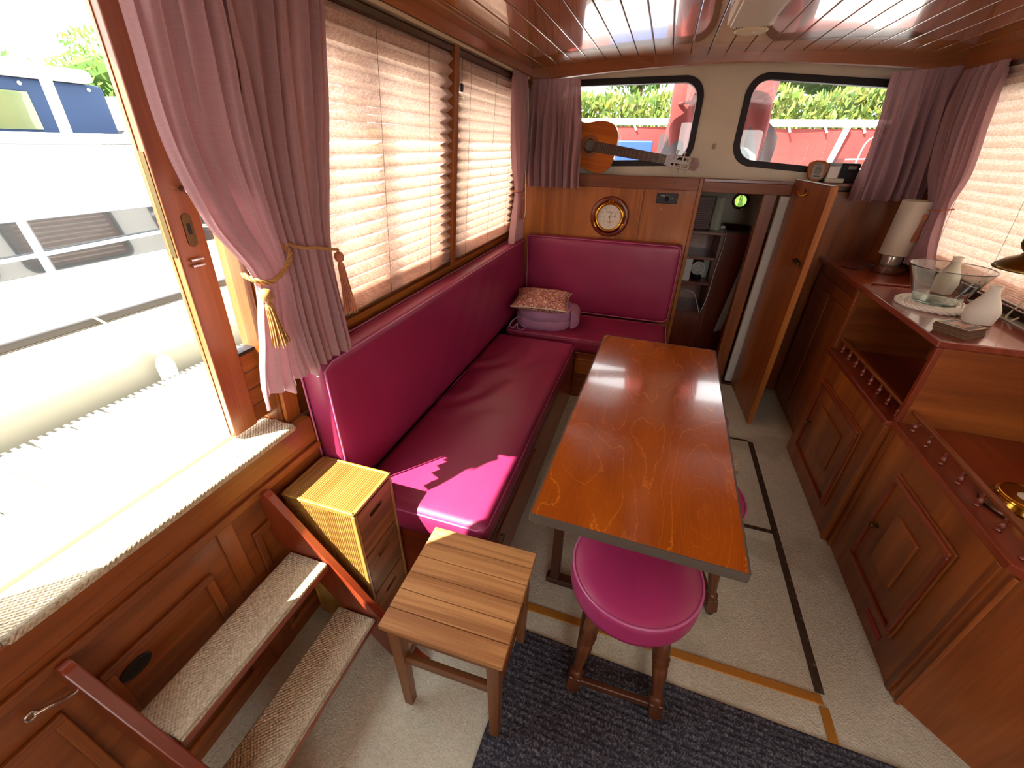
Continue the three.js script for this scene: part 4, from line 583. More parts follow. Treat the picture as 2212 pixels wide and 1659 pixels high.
{ // shelf at the starboard window
  const p = thing('wooden_plaque', 'small shield-shaped wooden plaque with silver emblem on the shelf', 'plaque', [0.832, 1.339, -3.1]); p.rotation.set(-0.18, 0.1, 0); localGroup(p);
  const s = new THREE.Shape(); s.moveTo(0, 0); s.bezierCurveTo(-0.05, 0.015, -0.052, 0.07, -0.047, 0.1); s.lineTo(-0.02, 0.112); s.lineTo(0.02, 0.112); s.lineTo(0.047, 0.1); s.bezierCurveTo(0.052, 0.07, 0.05, 0.015, 0, 0);
  mesh('board', uvm(ext(s, 0.012, 0.002), 'y'), M.veneer, p);
  const em = canvasTex(256, 256, (x) => { x.fillStyle = '#8c8a86'; x.fillRect(0, 0, 256, 256); x.strokeStyle = '#3a3838'; x.lineWidth = 9; x.beginPath(); x.arc(128, 118, 58, 0, 7); x.stroke(); x.beginPath(); x.arc(128, 118, 30, 0, 7); x.stroke(); x.fillStyle = '#3a3838'; x.beginPath(); x.arc(128, 118, 13, 0, 7); x.fill(); for (let i = 0; i < 12; i++) { const a = i / 6 * Math.PI; x.fillRect(128 + 44 * Math.cos(a) - 5, 118 + 44 * Math.sin(a) - 5, 10, 10); } x.fillRect(60, 198, 136, 22); x.fillRect(70, 22, 116, 14); });
  const eg = ext(rr(-0.031, 0.031, 0.018, 0.098, 0.02, THREE.Shape), 0.003, 0.001), ea = eg.attributes.position, eu = eg.attributes.uv; for (let i = 0; i < ea.count; i++) eu.setXY(i, (ea.getX(i) + 0.033) / 0.066, (ea.getY(i) - 0.016) / 0.084);
  mesh('emblem', eg, phys({ map: em, metalness: 0.7, roughness: 0.35 }), p, [0, 0, 0.014]);
  const r = thing('black_instrument', 'low black instrument box with small display on the shelf beside curtain', 'instrument', [0.94, 1.339, -3.13]);
  B('case', [0.865, 1.045], [1.339, 1.442], [-3.165, -3.115], M.black, r, { r: 0.01 }); B('display', [0.985, 1.025], [1.412, 1.428], [-3.1155, -3.1135], phys({ color: col(0x9a9a90), roughness: 0.4 }), r, { r: 0.001 }); B('panel_lip', [0.87, 1.04], [1.345, 1.40], [-3.116, -3.112], phys({ color: col(0x26252a), roughness: 0.7 }), r, { r: 0.002 });
  const bt = thing('clear_holder', 'clear plastic holder with white card in front of black instrument box', 'holder', [0.915, 1.339, -3.09]);
  B('sleeve', [0.885, 0.945], [1.365, 1.465], [-3.102, -3.1], phys({ color: col(0xdfe6ea), transmission: 0.85, roughness: 0.1, thickness: 0 }), bt, { r: 0 }); B('card', [0.89, 0.94], [1.366, 1.425], [-3.099, -3.0975], M.white, bt, { r: 0 });
  const bx = mesh('small_carton', boxG(0.09, 0.026, 0.03, 0.001), phys({ map: canvasTex(128, 64, (x) => { x.fillStyle = '#d9d2bd'; x.fillRect(0, 0, 128, 64); x.fillStyle = '#8d8878'; x.fillRect(10, 14, 40, 6); x.fillRect(92, 12, 24, 26); x.fillRect(10, 28, 30, 4); }), roughness: 0.8 }), scene, [0.925, 1.352, -3.085]); tag(bx, 'small cream carton on the shelf below the clear holder', 'carton');
}
{ // ceiling lamp and round alarm at its end
  const c = thing('ceiling_lamp', 'flat rectangular ceiling lamp with dull white lens and cream frame', 'lamp', [0.2, 1.93, -1.95]);
  B('frame', [0.13, 0.285], [1.905, 1.945], [-2.2, -1.7], M.cream, c, { r: 0.006, a: 'z' }); B('lens', [0.142, 0.273], [1.897, 1.906], [-2.19, -1.712], phys({ color: col(0xcfccc0), roughness: 0.35 }), c, { r: 0.004 });
  const a = thing('round_alarm', 'cream round vented alarm at the end of the ceiling lamp', 'alarm', [0.225, 1.93, -2.255]);
  mesh('body', lathe([[0, -0.05], [0.052, -0.05], [0.06, -0.046], [0.062, -0.032], [0.072, -0.028], [0.078, -0.02], [0.08, 0], [0, 0]], 40), M.cream, a, [0.225, 1.942, -2.255]);
  for (let i = 0; i < 28; i++) { const q = i / 28 * 6.283; const v = mesh('vent', new THREE.BoxGeometry(0.005, 0.007, 0.003), M.bronze, a, [0.225 + 0.0612 * Math.sin(q), 1.902, -2.255 + 0.0612 * Math.cos(q)]); v.rotation.y = q; }
  mesh('test_button', lathe([[0, -0.003], [0.007, -0.002], [0.008, 0]], 14), M.white, a, [0.235, 1.892, -2.25]);
}
// ------------------------------------------------------------------ starboard furniture
const spindleG = lathe([[0, 0], [0.0085, 0], [0.0085, 0.004], [0.0045, 0.008], [0.0085, 0.014], [0.0095, 0.019], [0.006, 0.026], [0.0045, 0.031], [0.007, 0.036], [0.005, 0.041], [0.006, 0.047], [0, 0.047]], 12);
function gallery(parent, x, y, zs, z0, z1) { // little rail on turned spindles
  const r = B('gallery_rail', [x - 0.009, x + 0.009], [y + 0.047, y + 0.06], [z0, z1], M.mahog, parent, { r: 0.004, a: 'z' });
  for (const z of zs) mesh('spindle', spindleG, M.mahogRed, r, [x, y, z]);
}
const lerpN = (a, b, n) => [...Array(n)].map((_, i) => a + (b - a) * i / (n - 1));
function panelDoor(parent, x, z0, z1, y0, y1, zi0, zi1, yi0, yi1, kz, ky) { // raised panel door facing -x
  const d = B('door', [x - 0.008, x], [y0 - 0.006, y1 + 0.006], [z0 - 0.006, z1 + 0.006], M.mahog, parent, { r: 0.003, a: 'y' }); const t = 0.018, m = (a, b, c, e, ax) => B('moulding', [x - 0.019, x - 0.006], [a, b], [c, e], M.mahogRed, d, { r: 0.005, a: ax });
  m(y1 - t, y1, z0, z1, 'z'); m(y0, y0 + t, z0, z1, 'z'); m(y0 + t, y1 - t, z0, z0 + t, 'y'); m(y0 + t, y1 - t, z1 - t, z1, 'y');
  B('raised_panel', [x - 0.017, x - 0.005], [yi0, yi1], [zi0, zi1], M.mahog, d, { r: 0.007, a: 'y' });
  const k = mesh('knob', lathe([[0, 0], [0.009, 0], [0.005, 0.006], [0.006, 0.012], [0.0105, 0.018], [0.008, 0.025], [0, 0.026]], 16), M.bronze, d, [x - 0.008, ky, kz]); k.rotation.z = Math.PI / 2;
}
{
  const c0 = thing('forward_cabinet', 'panelled mahogany cabinet in the shade behind the open cabin door', 'cabinet', [1.18, 0, -2.7]);
  B('body', [1.012, 1.358], [0, 0.918], [-3.045, -2.352], M.mahog, c0, { r: 0.003, a: 'y' });
  B('counter', [0.985, 1.358], [0.918, 0.945], [-3.047, -2.35], M.mahogRed, c0, { r: 0.005, a: 'z' });
  const dr = B('door', [1.0, 1.012], [0.05, 0.86], [-3.0, -2.4], M.mahog, c0, { r: 0.003, a: 'y' });
  for (const [a, b] of [[-2.97, -2.72], [-2.68, -2.43]]) { B('raised_panel', [0.992, 1.001], [0.1, 0.8], [a, b], M.mahog, dr, { r: 0.005, a: 'y' }); }
  const c1 = thing('side_cabinet', 'panelled mahogany cabinet with open shelf nearest the cabin door', 'cabinet', [1.15, 0, -1.98]);
  B('body', [0.94, 1.358], [0, 0.618], [-2.33, -1.637], M.mahog, c1, { r: 0.004, a: 'y' });
  B('ledge', [0.932, 1.358], [0.618, 0.64], [-2.334, -1.637], M.mahogRed, c1, { r: 0.006, a: 'z' });
  B('corner_bead', [0.934, 0.946], [0, 0.618], [-1.66, -1.637], M.mahog, c1, { r: 0.004, a: 'y' });
  panelDoor(c1, 0.94, -2.215, -1.745, 0.105, 0.51, -2.1, -1.85, 0.215, 0.418, -2.166, 0.285);
  gallery(c1, 0.982, 0.64, lerpN(-2.28, -1.69, 8), -2.325, -1.655);
  B('shelf_post', [0.958, 0.976], [0.64, 0.94], [-2.343, -2.322], M.mahog, c1, { r: 0.003, a: 'y' });
  B('shelf_post', [0.958, 0.976], [0.64, 0.94], [-1.656, -1.636], M.mahogRed, c1, { r: 0.003, a: 'y' });
  B('shelf_side', [0.976, 1.358], [0.64, 0.94], [-1.654, -1.637], M.mahog, c1, { r: 0.002, a: 'x' });
  B('shelf_side', [0.976, 1.358], [0.64, 0.94], [-2.343, -2.326], M.mahog, c1, { r: 0.002, a: 'x' });
  B('shelf_back', [1.338, 1.358], [0.64, 0.94], [-2.326, -1.654], M.mahog, c1, { r: 0 });
  const c2 = thing('side_cabinet', 'panelled mahogany cabinet with brass barometer on top, nearest the viewer', 'cabinet', [1.15, 0, -1.2]);
  const plan = [[0.963, 1.634], [0.963, 1.01], [1.33, 0.63], [1.358, 0.63], [1.358, 1.634]], flat = (g) => g.rotateX(-Math.PI / 2); // plan y = -z
  mesh('body', uvm(flat(ext(shapeOf(plan), 0.618)), 'y'), M.mahog, c2);
  mesh('ledge', uvm(flat(ext(shapeOf([[0.957, 1.634], [0.957, 1.006], [1.328, 0.622], [1.358, 0.622], [1.358, 1.634]]), 0.02, 0.003)).translate(0, 0.62, 0), 'z'), M.mahogRed, c2);
  for (const [x, z] of [[0.963, -1.03], [0.963, -1.622]]) B('corner_bead', [x - 0.008, x + 0.004], [0, 0.615], [z - 0.012, z + 0.012], M.mahog, c2, { r: 0.004, a: 'y' });
  { const b = mesh('corner_bead', boxG(0.026, 0.615, 0.012, 0.004, 'y'), M.mahog, c2, [0.975, 0.3075, -0.993]); b.rotation.y = Math.PI / 4; }
  panelDoor(c2, 0.963, -1.475, -1.13, 0.12, 0.52, -1.372, -1.232, 0.22, 0.43, -1.43, 0.315);
  gallery(c2, 0.99, 0.643, lerpN(-1.585, -1.03, 7), -1.62, -1.0);
  const lb = mesh('red_label', boxG(0.002, 0.026, 0.11, 0.0005), phys({ map: canvasTex(256, 64, (x) => { x.fillStyle = '#9c1f26'; x.fillRect(0, 0, 256, 64); x.fillStyle = '#d8a09c'; x.fillRect(16, 14, 150, 8); x.fillRect(16, 34, 200, 6); }), roughness: 0.5 }), scene, [0.9615, 0.062, -1.21]); tag(lb, 'small red label stuck low on the near cabinet front', 'label');
  const ct = mesh('worktop', boxG(0.408, 0.026, 0.718, 0.005, 'z'), M.mahogRed, scene, [1.154, 0.954, -1.99]); tag(ct, 'glossy mahogany counter top under the glass bowl', 'counter'); ct.material = wood([112, 44, 30], [150, 74, 54], 301, { r: 0.25, cc: 0.8, cr: 0.07 });
  const lip = B('far_lip', [1.0, 1.3], [0.967, 0.977], [-2.343, -2.331], M.mahogRed, scene, { r: 0.003, a: 'x' }); lip.name = 'counter_lip'; tag(lip, 'thin raised wooden lip along the far edge of the counter', 'trim');
}
{ // on the counters
  const top = 0.967;
  const mat = thing('rope_mat', 'round white coiled rope mat under the glass bowl', 'mat', [1.108, top, -2.052]); localGroup(mat);
  for (let i = 0; i < 5; i++) { const r = 0.112 - i * 0.019, n = 60, pts = []; for (let k = 0; k < 40; k++) { const a = k / 40 * 6.2832; pts.push([r * Math.cos(a), 0.0085, r * Math.sin(a)]); } mesh('rope_coil', rope(pts, 0.0092, 160, true), phys({ color: col(0xf0ede2), roughness: 0.9 }), mat); }
  const gl = phys({ color: col(0xf4fbfa), transmission: 1, roughness: 0.0, thickness: 0.004, ior: 1.5, attenuationColor: col(0xb8e0dc), attenuationDistance: 0.1 });
  const bowl = thing('glass_bowl', 'clear flared glass bowl standing on the rope mat', 'bowl', [1.108, top + 0.018, -2.052]); localGroup(bowl);
  mesh('vessel', lathe([[0, 0.0], [0.066, 0.0], [0.07, 0.004], [0.128, 0.134], [0.13, 0.138], [0.126, 0.139], [0.124, 0.136], [0.066, 0.011], [0.062, 0.009], [0, 0.009]], 64), gl, bowl);
  const frost = phys({ color: col(0xf4f0e4), transmission: 0.3, roughness: 0.75, thickness: 0 });
  const vs = (label, x, z, h, k, t) => { const v = thing('frosted_vase', label, 'vase', [x, top, z], 'frosted glass vases'); localGroup(v); v.rotation.set(...t); mesh('vessel', lathe([[0, 0.001], [0.03 * k, 0.001], [0.045 * k, 0.03 * h], [0.05 * k, 0.045 * h / 0.16 + 0.004], [0.046 * k, 0.07 * h / 0.16], [0.03 * k, 0.105 * h / 0.16], [0.018 * k, 0.132 * h / 0.16], [0.0175 * k, 0.15 * h / 0.16], [0.02 * k, h], [0.0165 * k, h], [0.015 * k, 0.15 * h / 0.16], [0.026 * k, 0.105 * h / 0.16], [0.042 * k, 0.06 * h / 0.16], [0.02 * k, 0.012], [0, 0.01]], 40), frost, v); };
  vs('frosted white glass vase right of the bowl, behind the coasters', 1.168, -1.885, 0.135, 0.95, [0, 0, 0]);
  vs('frosted white glass vase seen through the glass bowl', 1.225, -2.262, 0.16, 0.9, [0, 0, 0]);
  const ce = canvasTex(128, 128, (x) => { x.fillStyle = '#c9b48c'; x.fillRect(0, 0, 128, 128); x.fillStyle = '#2c1c1a'; x.fillRect(8, 8, 112, 112); x.fillStyle = '#b07a60'; for (const [a, b, r] of [[44, 46, 20], [78, 40, 16], [64, 74, 24], [92, 84, 14], [34, 88, 13]]) { x.beginPath(); x.arc(a, b, r, 0, 7); x.fill(); } });
  const cm = phys({ map: ce, roughness: 0.5, clearcoat: 0.3 }), ck = phys({ map: woodTex([76, 54, 36], [112, 84, 58], 311), roughness: 0.8 });
  const words = ['bottom', 'second from bottom', 'middle', 'second from top', 'topmost'];
  for (let i = 0; i < 5; i++) { const c = thing('coaster', i === 4 ? 'topmost square coaster of the stack, with floral print' : `cork coaster, ${words[i]} of the stack on the counter`, 'coaster', [1.042 + (rnd() - 0.5) * 0.006, top + i * 0.0062, -1.735 + (rnd() - 0.5) * 0.006], 'stacked coasters', 0.62 + (rnd() - 0.5) * 0.05); localGroup(c); mesh('base', boxG(0.098, 0.0058, 0.098, 0.001), ck, c, [0, 0.003, 0]); const p = new THREE.PlaneGeometry(0.094, 0.094).rotateX(-Math.PI / 2); mesh('print', p, cm, c, [0, 0.0062, 0]); }
  const lamp = thing('table_lamp', 'table lamp with tall cream cylinder shade in the corner', 'lamp', [1.212, 0.945, -2.74]); localGroup(lamp);
  mesh('base', lathe([[0, 0], [0.07, 0], [0.073, 0.004], [0.073, 0.03], [0.07, 0.034], [0.03, 0.038], [0, 0.038]], 40), M.turned, lamp); mesh('collar', lathe([[0.03, 0.036], [0.042, 0.036], [0.044, 0.05], [0.044, 0.085], [0.04, 0.088], [0, 0.088]], 36), phys({ color: col(0xcfcac0), metalness: 0.6, roughness: 0.2 }), lamp);
  mesh('shade', new THREE.CylinderGeometry(0.063, 0.066, 0.255, 48, 1, true).translate(0, 0.222, 0), phys({ color: col(0xf2ead6), roughness: 0.9, transmission: 0.35, thickness: 0, side: THREE.DoubleSide }), lamp);
  mesh('shade_rim', merged([new THREE.TorusGeometry(0.063, 0.0015, 6, 48).rotateX(Math.PI / 2).translate(0, 0.3495, 0), new THREE.TorusGeometry(0.066, 0.0015, 6, 48).rotateX(Math.PI / 2).translate(0, 0.0945, 0)]), M.cream, lamp);
  mesh('switch', merged([at(cyl(0.007, 0.007, 0.03, 10), -0.085, 0.03, 0.01, 0, 0, Math.PI / 2), tube([[-0.1, 0.03, 0.01], [-0.14, 0.006, 0.02], [-0.2, 0.004, -0.04]], 0.0025, 20)]), M.black, lamp);
  // brass oil lamp on a wall bracket
  const ol = thing('oil_lamp', 'brass oil lamp with glass chimney on a wall bracket before the blind', 'oil lamp', [1.145, 1.185, -1.75]); localGroup(ol);
  mesh('font', lathe([[0, 0], [0.092, 0], [0.094, 0.004], [0.09, 0.012], [0.07, 0.03], [0.046, 0.042], [0.04, 0.05], [0.05, 0.06], [0.058, 0.075], [0.056, 0.095], [0.046, 0.108], [0.05, 0.112], [0.05, 0.118], [0.03, 0.12], [0.026, 0.135], [0, 0.135]], 40), M.oldBrass, ol);
  mesh('chimney', lathe([[0.028, 0.135], [0.045, 0.17], [0.046, 0.21], [0.03, 0.26], [0.026, 0.36], [0.0245, 0.36], [0.0285, 0.26], [0.0445, 0.21], [0.0435, 0.17], [0.0265, 0.135]], 36), gl, ol);
  mesh('bracket', tube([[0, 0.06, 0], [0.08, 0.03, 0], [0.15, 0.02, 0], [0.225, 0.06, 0]], 0.006, 24), M.oldBrass, ol);
  const gr = thing('grab_rail', 'dark glossy grab rail with chrome strip below the pink blind', 'rail', [1.31, 0.975, -1.9]);
  rod('bar', [1.318, 1.0, -2.3], [1.318, 1.0, -1.5], 0.011, M.steelDark, gr); rod('strip', [1.304, 1.008, -2.3], [1.304, 1.008, -1.5], 0.003, M.chrome, gr); for (const z of [-2.28, -1.52]) B('mount', [1.305, 1.335], [0.968, 1.0], [z - 0.01, z + 0.01], M.steelDark, gr, { r: 0.003 }); B('foot_strip', [1.285, 1.33], [0.967, 0.972], [-2.2, -1.64], M.greyPaint, gr, { r: 0.002 });
  const cd = thing('cord_loop', 'cream cord loop hanging below the blind at the frame edge', 'cord', [1.3, 1.0, -1.95]); mesh('cord', tube([[1.315, 1.08, -1.96], [1.312, 1.03, -1.965], [1.305, 0.985, -1.98], [1.295, 0.973, -1.965], [1.29, 0.973, -1.935], [1.3, 0.99, -1.92]], 0.0035, 30), M.cream, cd);
  // barometer lying on the near shelf
  const br = thing('barometer', 'round brass barometer lying on the near cabinet shelf behind the rail', 'barometer', [1.095, 0.64, -1.235]); localGroup(br);
  mesh('wood_base', lathe([[0, 0.003], [0.083, 0.003], [0.085, 0.012], [0.078, 0.018], [0, 0.018]], 44), M.turned, br);
  mesh('case', lathe([[0.0, 0.018], [0.07, 0.018], [0.072, 0.026], [0.067, 0.03], [0.069, 0.036], [0.064, 0.04], [0.0655, 0.046], [0.058, 0.051], [0.055, 0.047], [0, 0.045]], 52), M.brass, br);
  mesh('dial', new THREE.CircleGeometry(0.055, 40).rotateX(-Math.PI / 2), phys({ map: canvasTex(256, 256, (x) => { x.fillStyle = '#cfd0c0'; x.fillRect(0, 0, 256, 256); x.translate(128, 128); x.strokeStyle = '#4a483c'; for (let i = 0; i < 50; i++) { const a = i / 25 * Math.PI; x.lineWidth = i % 5 ? 1.5 : 3; x.beginPath(); x.moveTo(92 * Math.cos(a), 92 * Math.sin(a)); x.lineTo(108 * Math.cos(a), 108 * Math.sin(a)); x.stroke(); } x.lineWidth = 4; x.beginPath(); x.moveTo(-30, 14); x.lineTo(84, -46); x.stroke(); x.fillStyle = '#4a483c'; x.beginPath(); x.arc(0, 0, 10, 0, 7); x.fill(); }), roughness: 0.5 }), br, [0, 0.0458, 0]);
  mesh('glass', new THREE.CircleGeometry(0.056, 36).rotateX(-Math.PI / 2), M.glass, br, [0, 0.05, 0]);
}
// ------------------------------------------------------------------ outside: deck, pontoon, neighbouring boat, greenery
{
  const gel = phys({ color: col(0xe8e8e6), roughness: 0.35, clearcoat: 0.5 }), navy = phys({ color: col(0x1b2f4e), roughness: 0.85 }), smoke = phys({ color: col(0x2a2e30), roughness: 0.08, clearcoat: 1 });
  const water = mesh('ground', new THREE.PlaneGeometry(90, 90).rotateX(-Math.PI / 2), phys({ color: col(0x4a5248), roughness: 0.12 }), scene, [0, -0.75, 0]); tag(water, null, null, null, 'structure');
  const own = thing('side_deck', 'white side deck of this boat outside the open door', 'deck', [-1.3, 0.6, -1]);
  B('deck_plate', [-1.5, -1.095], [0.58, 0.64], [-3.6, 1.6], gel, own, { r: 0.01 }); B('hull_side', [-1.5, -1.47], [-0.75, 0.6], [-3.6, 1.6], gel, own, { r: 0.004 });
  const ad = thing('aft_bounce_deck', 'unseen white deck behind the viewer, added to bounce daylight inside', 'deck', [0.2, -0.1, 3]); B('deck_plate', [-1.5, 1.9], [-0.1, -0.05], [1.64, 5], gel, ad, { r: 0.01 });  // out of view, added to bounce daylight through the aft openings
  const fd = thing('foredeck', 'white foredeck of this boat beyond the bulkhead windows', 'deck', [0.2, 1.2, -4.5]); B('deck_plate', [-1.2, 1.6], [1.30, 1.34], [-5.4, -3.24], gel, fd, { r: 0.01 });
  const sd2 = thing('far_side_deck', 'white deck strip outside the windows behind the side cabinets', 'deck', [1.6, 0.6, -1]); B('deck_plate', [1.42, 1.85], [0.58, 0.64], [-3.6, 1.6], gel, sd2, { r: 0.01 });
  // pontoon with bleached planks
  const dk = thing('pontoon', 'sun-bleached grey planked pontoon between the boats', 'pontoon', [-2.0, 0.3, -1]);
  const pk = phys({ map: woodTex([176, 172, 162], [214, 210, 200], 401, [0.5, 1.4]), roughness: 0.85 }), pg = [0, 1, 2].map(() => boxG(0.98, 0.035, 0.131, 0.004, 'x'));
  for (let i = 0; i < 34; i++) mesh('plank', pg[i % 3], pk, dk, [-2.02, 0.2825, 0.9 - i * 0.1435]);
  B('edge_beam', [-2.52, -2.49], [0.12, 0.27], [-4, 1], phys({ color: col(0x8b887e), roughness: 0.9 }), dk, { r: 0.006, a: 'z' });
  { const g = []; for (let i = 0; i < 150; i++) g.push(at(new THREE.BoxGeometry(0.035, 0.012, 0.016), -2.515, 0.296, 0.9 - i * 0.032)); tag(mesh('grip_edge', merged(g), phys({ color: col(0x9a978c), roughness: 0.9 }), dk), null, null, null, 'stuff'); }

  // neighbouring motor boat
  const nb = thing('motor_boat', 'white motor cruiser with navy canopy moored beyond the pontoon', 'boat', [-3.6, -0.5, -1.5]);
  nb.position.x -= 0.07;
  const cr2 = phys({ color: col(0xa09c8a), roughness: 0.3, clearcoat: 0.5 });
  mesh('hull', (() => { const g = ext(shapeOf([[-2.62, 0.68], [-2.6, 0.62], [-2.64, -0.5], [-6.2, -0.5], [-6.2, 0.68]]), 9); g.translate(0, 0, -6); return g; })(), cr2, nb);
  B('rub_rail', [-2.64, -2.595], [0.655, 0.692], [-6, 3], M.steelDark, nb, { r: 0.008, a: 'z' }); B('rub_strip', [-2.625, -2.6], [0.628, 0.65], [-6, 3], phys({ color: col(0x8d8a84), roughness: 0.4 }), nb, { r: 0.004, a: 'z' });
  B('chine_line', [-2.64, -2.612], [0.31, 0.318], [-6, 3], phys({ color: col(0x5a4a44), roughness: 0.6 }), nb, { r: 0.002, a: 'z' });
  B('side_deck', [-2.95, -2.62], [0.66, 0.695], [-6, 3], gel, nb, { r: 0.01 });
  const sup = shapeOf([[-2.9, 0.69], [-2.96, 1.16], [-3.06, 1.42], [-3.2, 1.46], [-5.8, 1.46], [-5.8, 0.69]]);
  mesh('superstructure', ext(sup, 7).translate(0, 0, -4.5), gel, nb);
  const win = (z0, z1) => { const g = boxG(0.012, 0.255, z1 - z0, 0.004); const o = mesh('window', g, smoke, nb, [-2.937, 1.005, (z0 + z1) / 2]); o.rotation.z = 0.127; return o; };
  for (const [a, b] of [[-0.2, 1.9], [-1.32, -0.24], [-2.4, -1.36], [-3.5, -2.44]]) win(a, b);
  for (const [z0, z1] of [[-2.3, -0.3]]) mesh('grab_rail', tube([[-2.9, 0.93, z1], [-2.86, 0.96, z1 - 0.1], [-2.86, 0.98, -1.3], [-2.86, 0.99, z0 + 0.1], [-2.9, 0.96, z0]], 0.012, 50, 8), M.chrome, nb);
  // flybridge canopy
  const cn = mesh('canopy', (() => { const g = boxG(2.0, 0.36, 3.7, 0.03); return g; })(), navy, nb, [-5.1, 1.66, -0.86]); cn.name = 'canopy';
  B('canopy_window', [-4.098, -4.09], [1.54, 1.76], [-2.22, -1.78], phys({ color: col(0x5c6a48), roughness: 0.1, clearcoat: 1 }), cn, { r: 0.003 }); B('canopy_window', [-4.098, -4.09], [1.54, 1.74], [-1.7, -1.32], phys({ color: col(0x525f40), roughness: 0.1, clearcoat: 1 }), cn, { r: 0.003 });
  for (const z of [-2.6, -2.2, -1.75, -1.3]) mesh('fastener', at(cyl(0.012, 0.012, 0.006, 12), 0, 0, 0, 0, 0, Math.PI / 2), M.chrome, cn, [-4.095, 1.805, z]);
  B('hard_top', [-6.2, -4.02], [1.84, 1.92], [-2.62, 1.2], gel, nb, { r: 0.03 }); rod('top_rail', [-4.1, 1.99, 1.2], [-4.1, 1.99, -2.2], 0.018, M.chrome, nb); for (const z of [-2.1, -1.2, 0, 1]) rod('top_post', [-4.1, 1.9, z], [-4.1, 1.99, z], 0.012, M.chrome, nb);
  rod('signal_mast', [-3.7, 1.46, -2.12], [-3.7, 1.98, -2.14], 0.03, gel, nb); B('mast_box', [-3.82, -3.62], [1.94, 2.1], [-2.26, -2.08], gel, nb, { r: 0.03 });
  const ws = mesh('windscreen', boxG(1.4, 0.5, 0.014, 0.004), smoke, nb, [-4.6, 1.62, -3.2]); ws.rotation.x = 0.75; rod('screen_post', [-3.9, 1.47, -2.55], [-3.9, 1.84, -3.1], 0.025, gel, nb); B('console', [-4.6, -3.3], [1.46, 1.52], [-2.3, -0.4], gel, nb, { r: 0.03 });
  const fr = mesh('seat_hump', new THREE.SphereGeometry(0.4, 24, 12, 0, 6.3, 0, 1.57).scale(1.6, 0.32, 1), gel, nb, [-3.9, 1.46, -1.3]);
  const fen = thing('fender', 'white fender hanging on a thin rope against the beige hull', 'fender', [-2.56, 0.3, -1.48]);
  mesh('body', lathe([[0, -0.16], [0.03, -0.15], [0.045, -0.1], [0.045, 0.06], [0.035, 0.1], [0.015, 0.12], [0, 0.13]], 24), M.white, fen, [-2.592, 0.29, -1.44]); mesh('rope', tube([[-2.592, 0.41, -1.44], [-2.61, 0.6, -1.32], [-2.62, 0.75, -1.2], [-2.66, 0.78, -1.12]], 0.006, 24), M.cream, fen);

  // greenery: leaves are one sheet each, far too many to count
  const leafG = (() => { const s = new THREE.Shape(); s.moveTo(0, 0); s.quadraticCurveTo(0.5, 0.5, 0, 1.4); s.quadraticCurveTo(-0.5, 0.5, 0, 0); return new THREE.ShapeGeometry(s, 2); })();
  const leafM = phys({ color: 0xffffff, roughness: 0.95, specularIntensity: 0.2, transmission: 0.35, thickness: 0, side: THREE.DoubleSide }), D = new THREE.Object3D(), C = new THREE.Color();
  function foliage(parent, name, n, place, size, h0, h1) { const im = new THREE.InstancedMesh(leafG, leafM, n); im.name = name; for (let i = 0; i < n; i++) { const p = place(i); D.position.set(...p); D.rotation.set((rnd() - 0.5) * 2.2, rnd() * 6.28, (rnd() - 0.5) * 2.2); D.scale.setScalar(size * (0.6 + 0.8 * rnd())); D.updateMatrix(); im.setMatrixAt(i, D.matrix); C.setHSL(h0 + (h1 - h0) * rnd(), 0.5 + 0.2 * rnd(), 0.1 + 0.14 * rnd()); im.setColorAt(i, C); } im.castShadow = im.receiveShadow = true; parent.add(im); return tag(im, null, null, null, 'stuff'); }
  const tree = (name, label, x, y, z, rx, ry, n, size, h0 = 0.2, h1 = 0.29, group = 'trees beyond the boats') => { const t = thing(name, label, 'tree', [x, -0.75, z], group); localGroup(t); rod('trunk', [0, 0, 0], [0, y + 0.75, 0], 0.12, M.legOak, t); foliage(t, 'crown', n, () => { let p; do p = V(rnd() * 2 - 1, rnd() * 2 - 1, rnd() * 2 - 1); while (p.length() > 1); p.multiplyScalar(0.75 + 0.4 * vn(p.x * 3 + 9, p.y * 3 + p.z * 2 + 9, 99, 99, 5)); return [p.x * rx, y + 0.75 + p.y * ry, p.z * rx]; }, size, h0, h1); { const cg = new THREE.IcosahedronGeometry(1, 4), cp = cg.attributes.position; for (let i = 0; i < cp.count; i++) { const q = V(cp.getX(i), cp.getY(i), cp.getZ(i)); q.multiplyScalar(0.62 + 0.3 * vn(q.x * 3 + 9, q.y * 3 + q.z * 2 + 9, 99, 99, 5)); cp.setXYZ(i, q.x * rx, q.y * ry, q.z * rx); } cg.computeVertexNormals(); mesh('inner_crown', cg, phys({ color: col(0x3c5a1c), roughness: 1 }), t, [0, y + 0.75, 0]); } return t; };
  tree('leafy_tree', 'yellow-green tree above the navy canopy, further from the door post', -10.5, 1.75, -4.4, 2.2, 1.0, 9000, 0.085);
  tree('leafy_tree', 'yellow-green tree above the cruiser, right beside the door post', -10, 2.15, -8, 2.3, 1.2, 9000, 0.085);
  tree('leafy_tree', 'tall tree behind the hedge, left of the red cover in the first bulkhead window', -1.1, 4.0, -15, 1.5, 1.4, 2600, 0.17, 0.22, 0.3);
  tree('leafy_tree', 'broad dark green tree behind the hedge in the second bulkhead window', 4.4, 4.2, -16, 3.6, 1.9, 8000, 0.17, 0.25, 0.31);
  const hd = mesh('hedge_core', boxG(20, 2.9, 1.0, 0.2), phys({ color: col(0x4a6a22), roughness: 1 }), scene, [1, 0.45, -12.6]); tag(hd, 'dense green core of the reed hedge beyond the red screens', 'hedge');
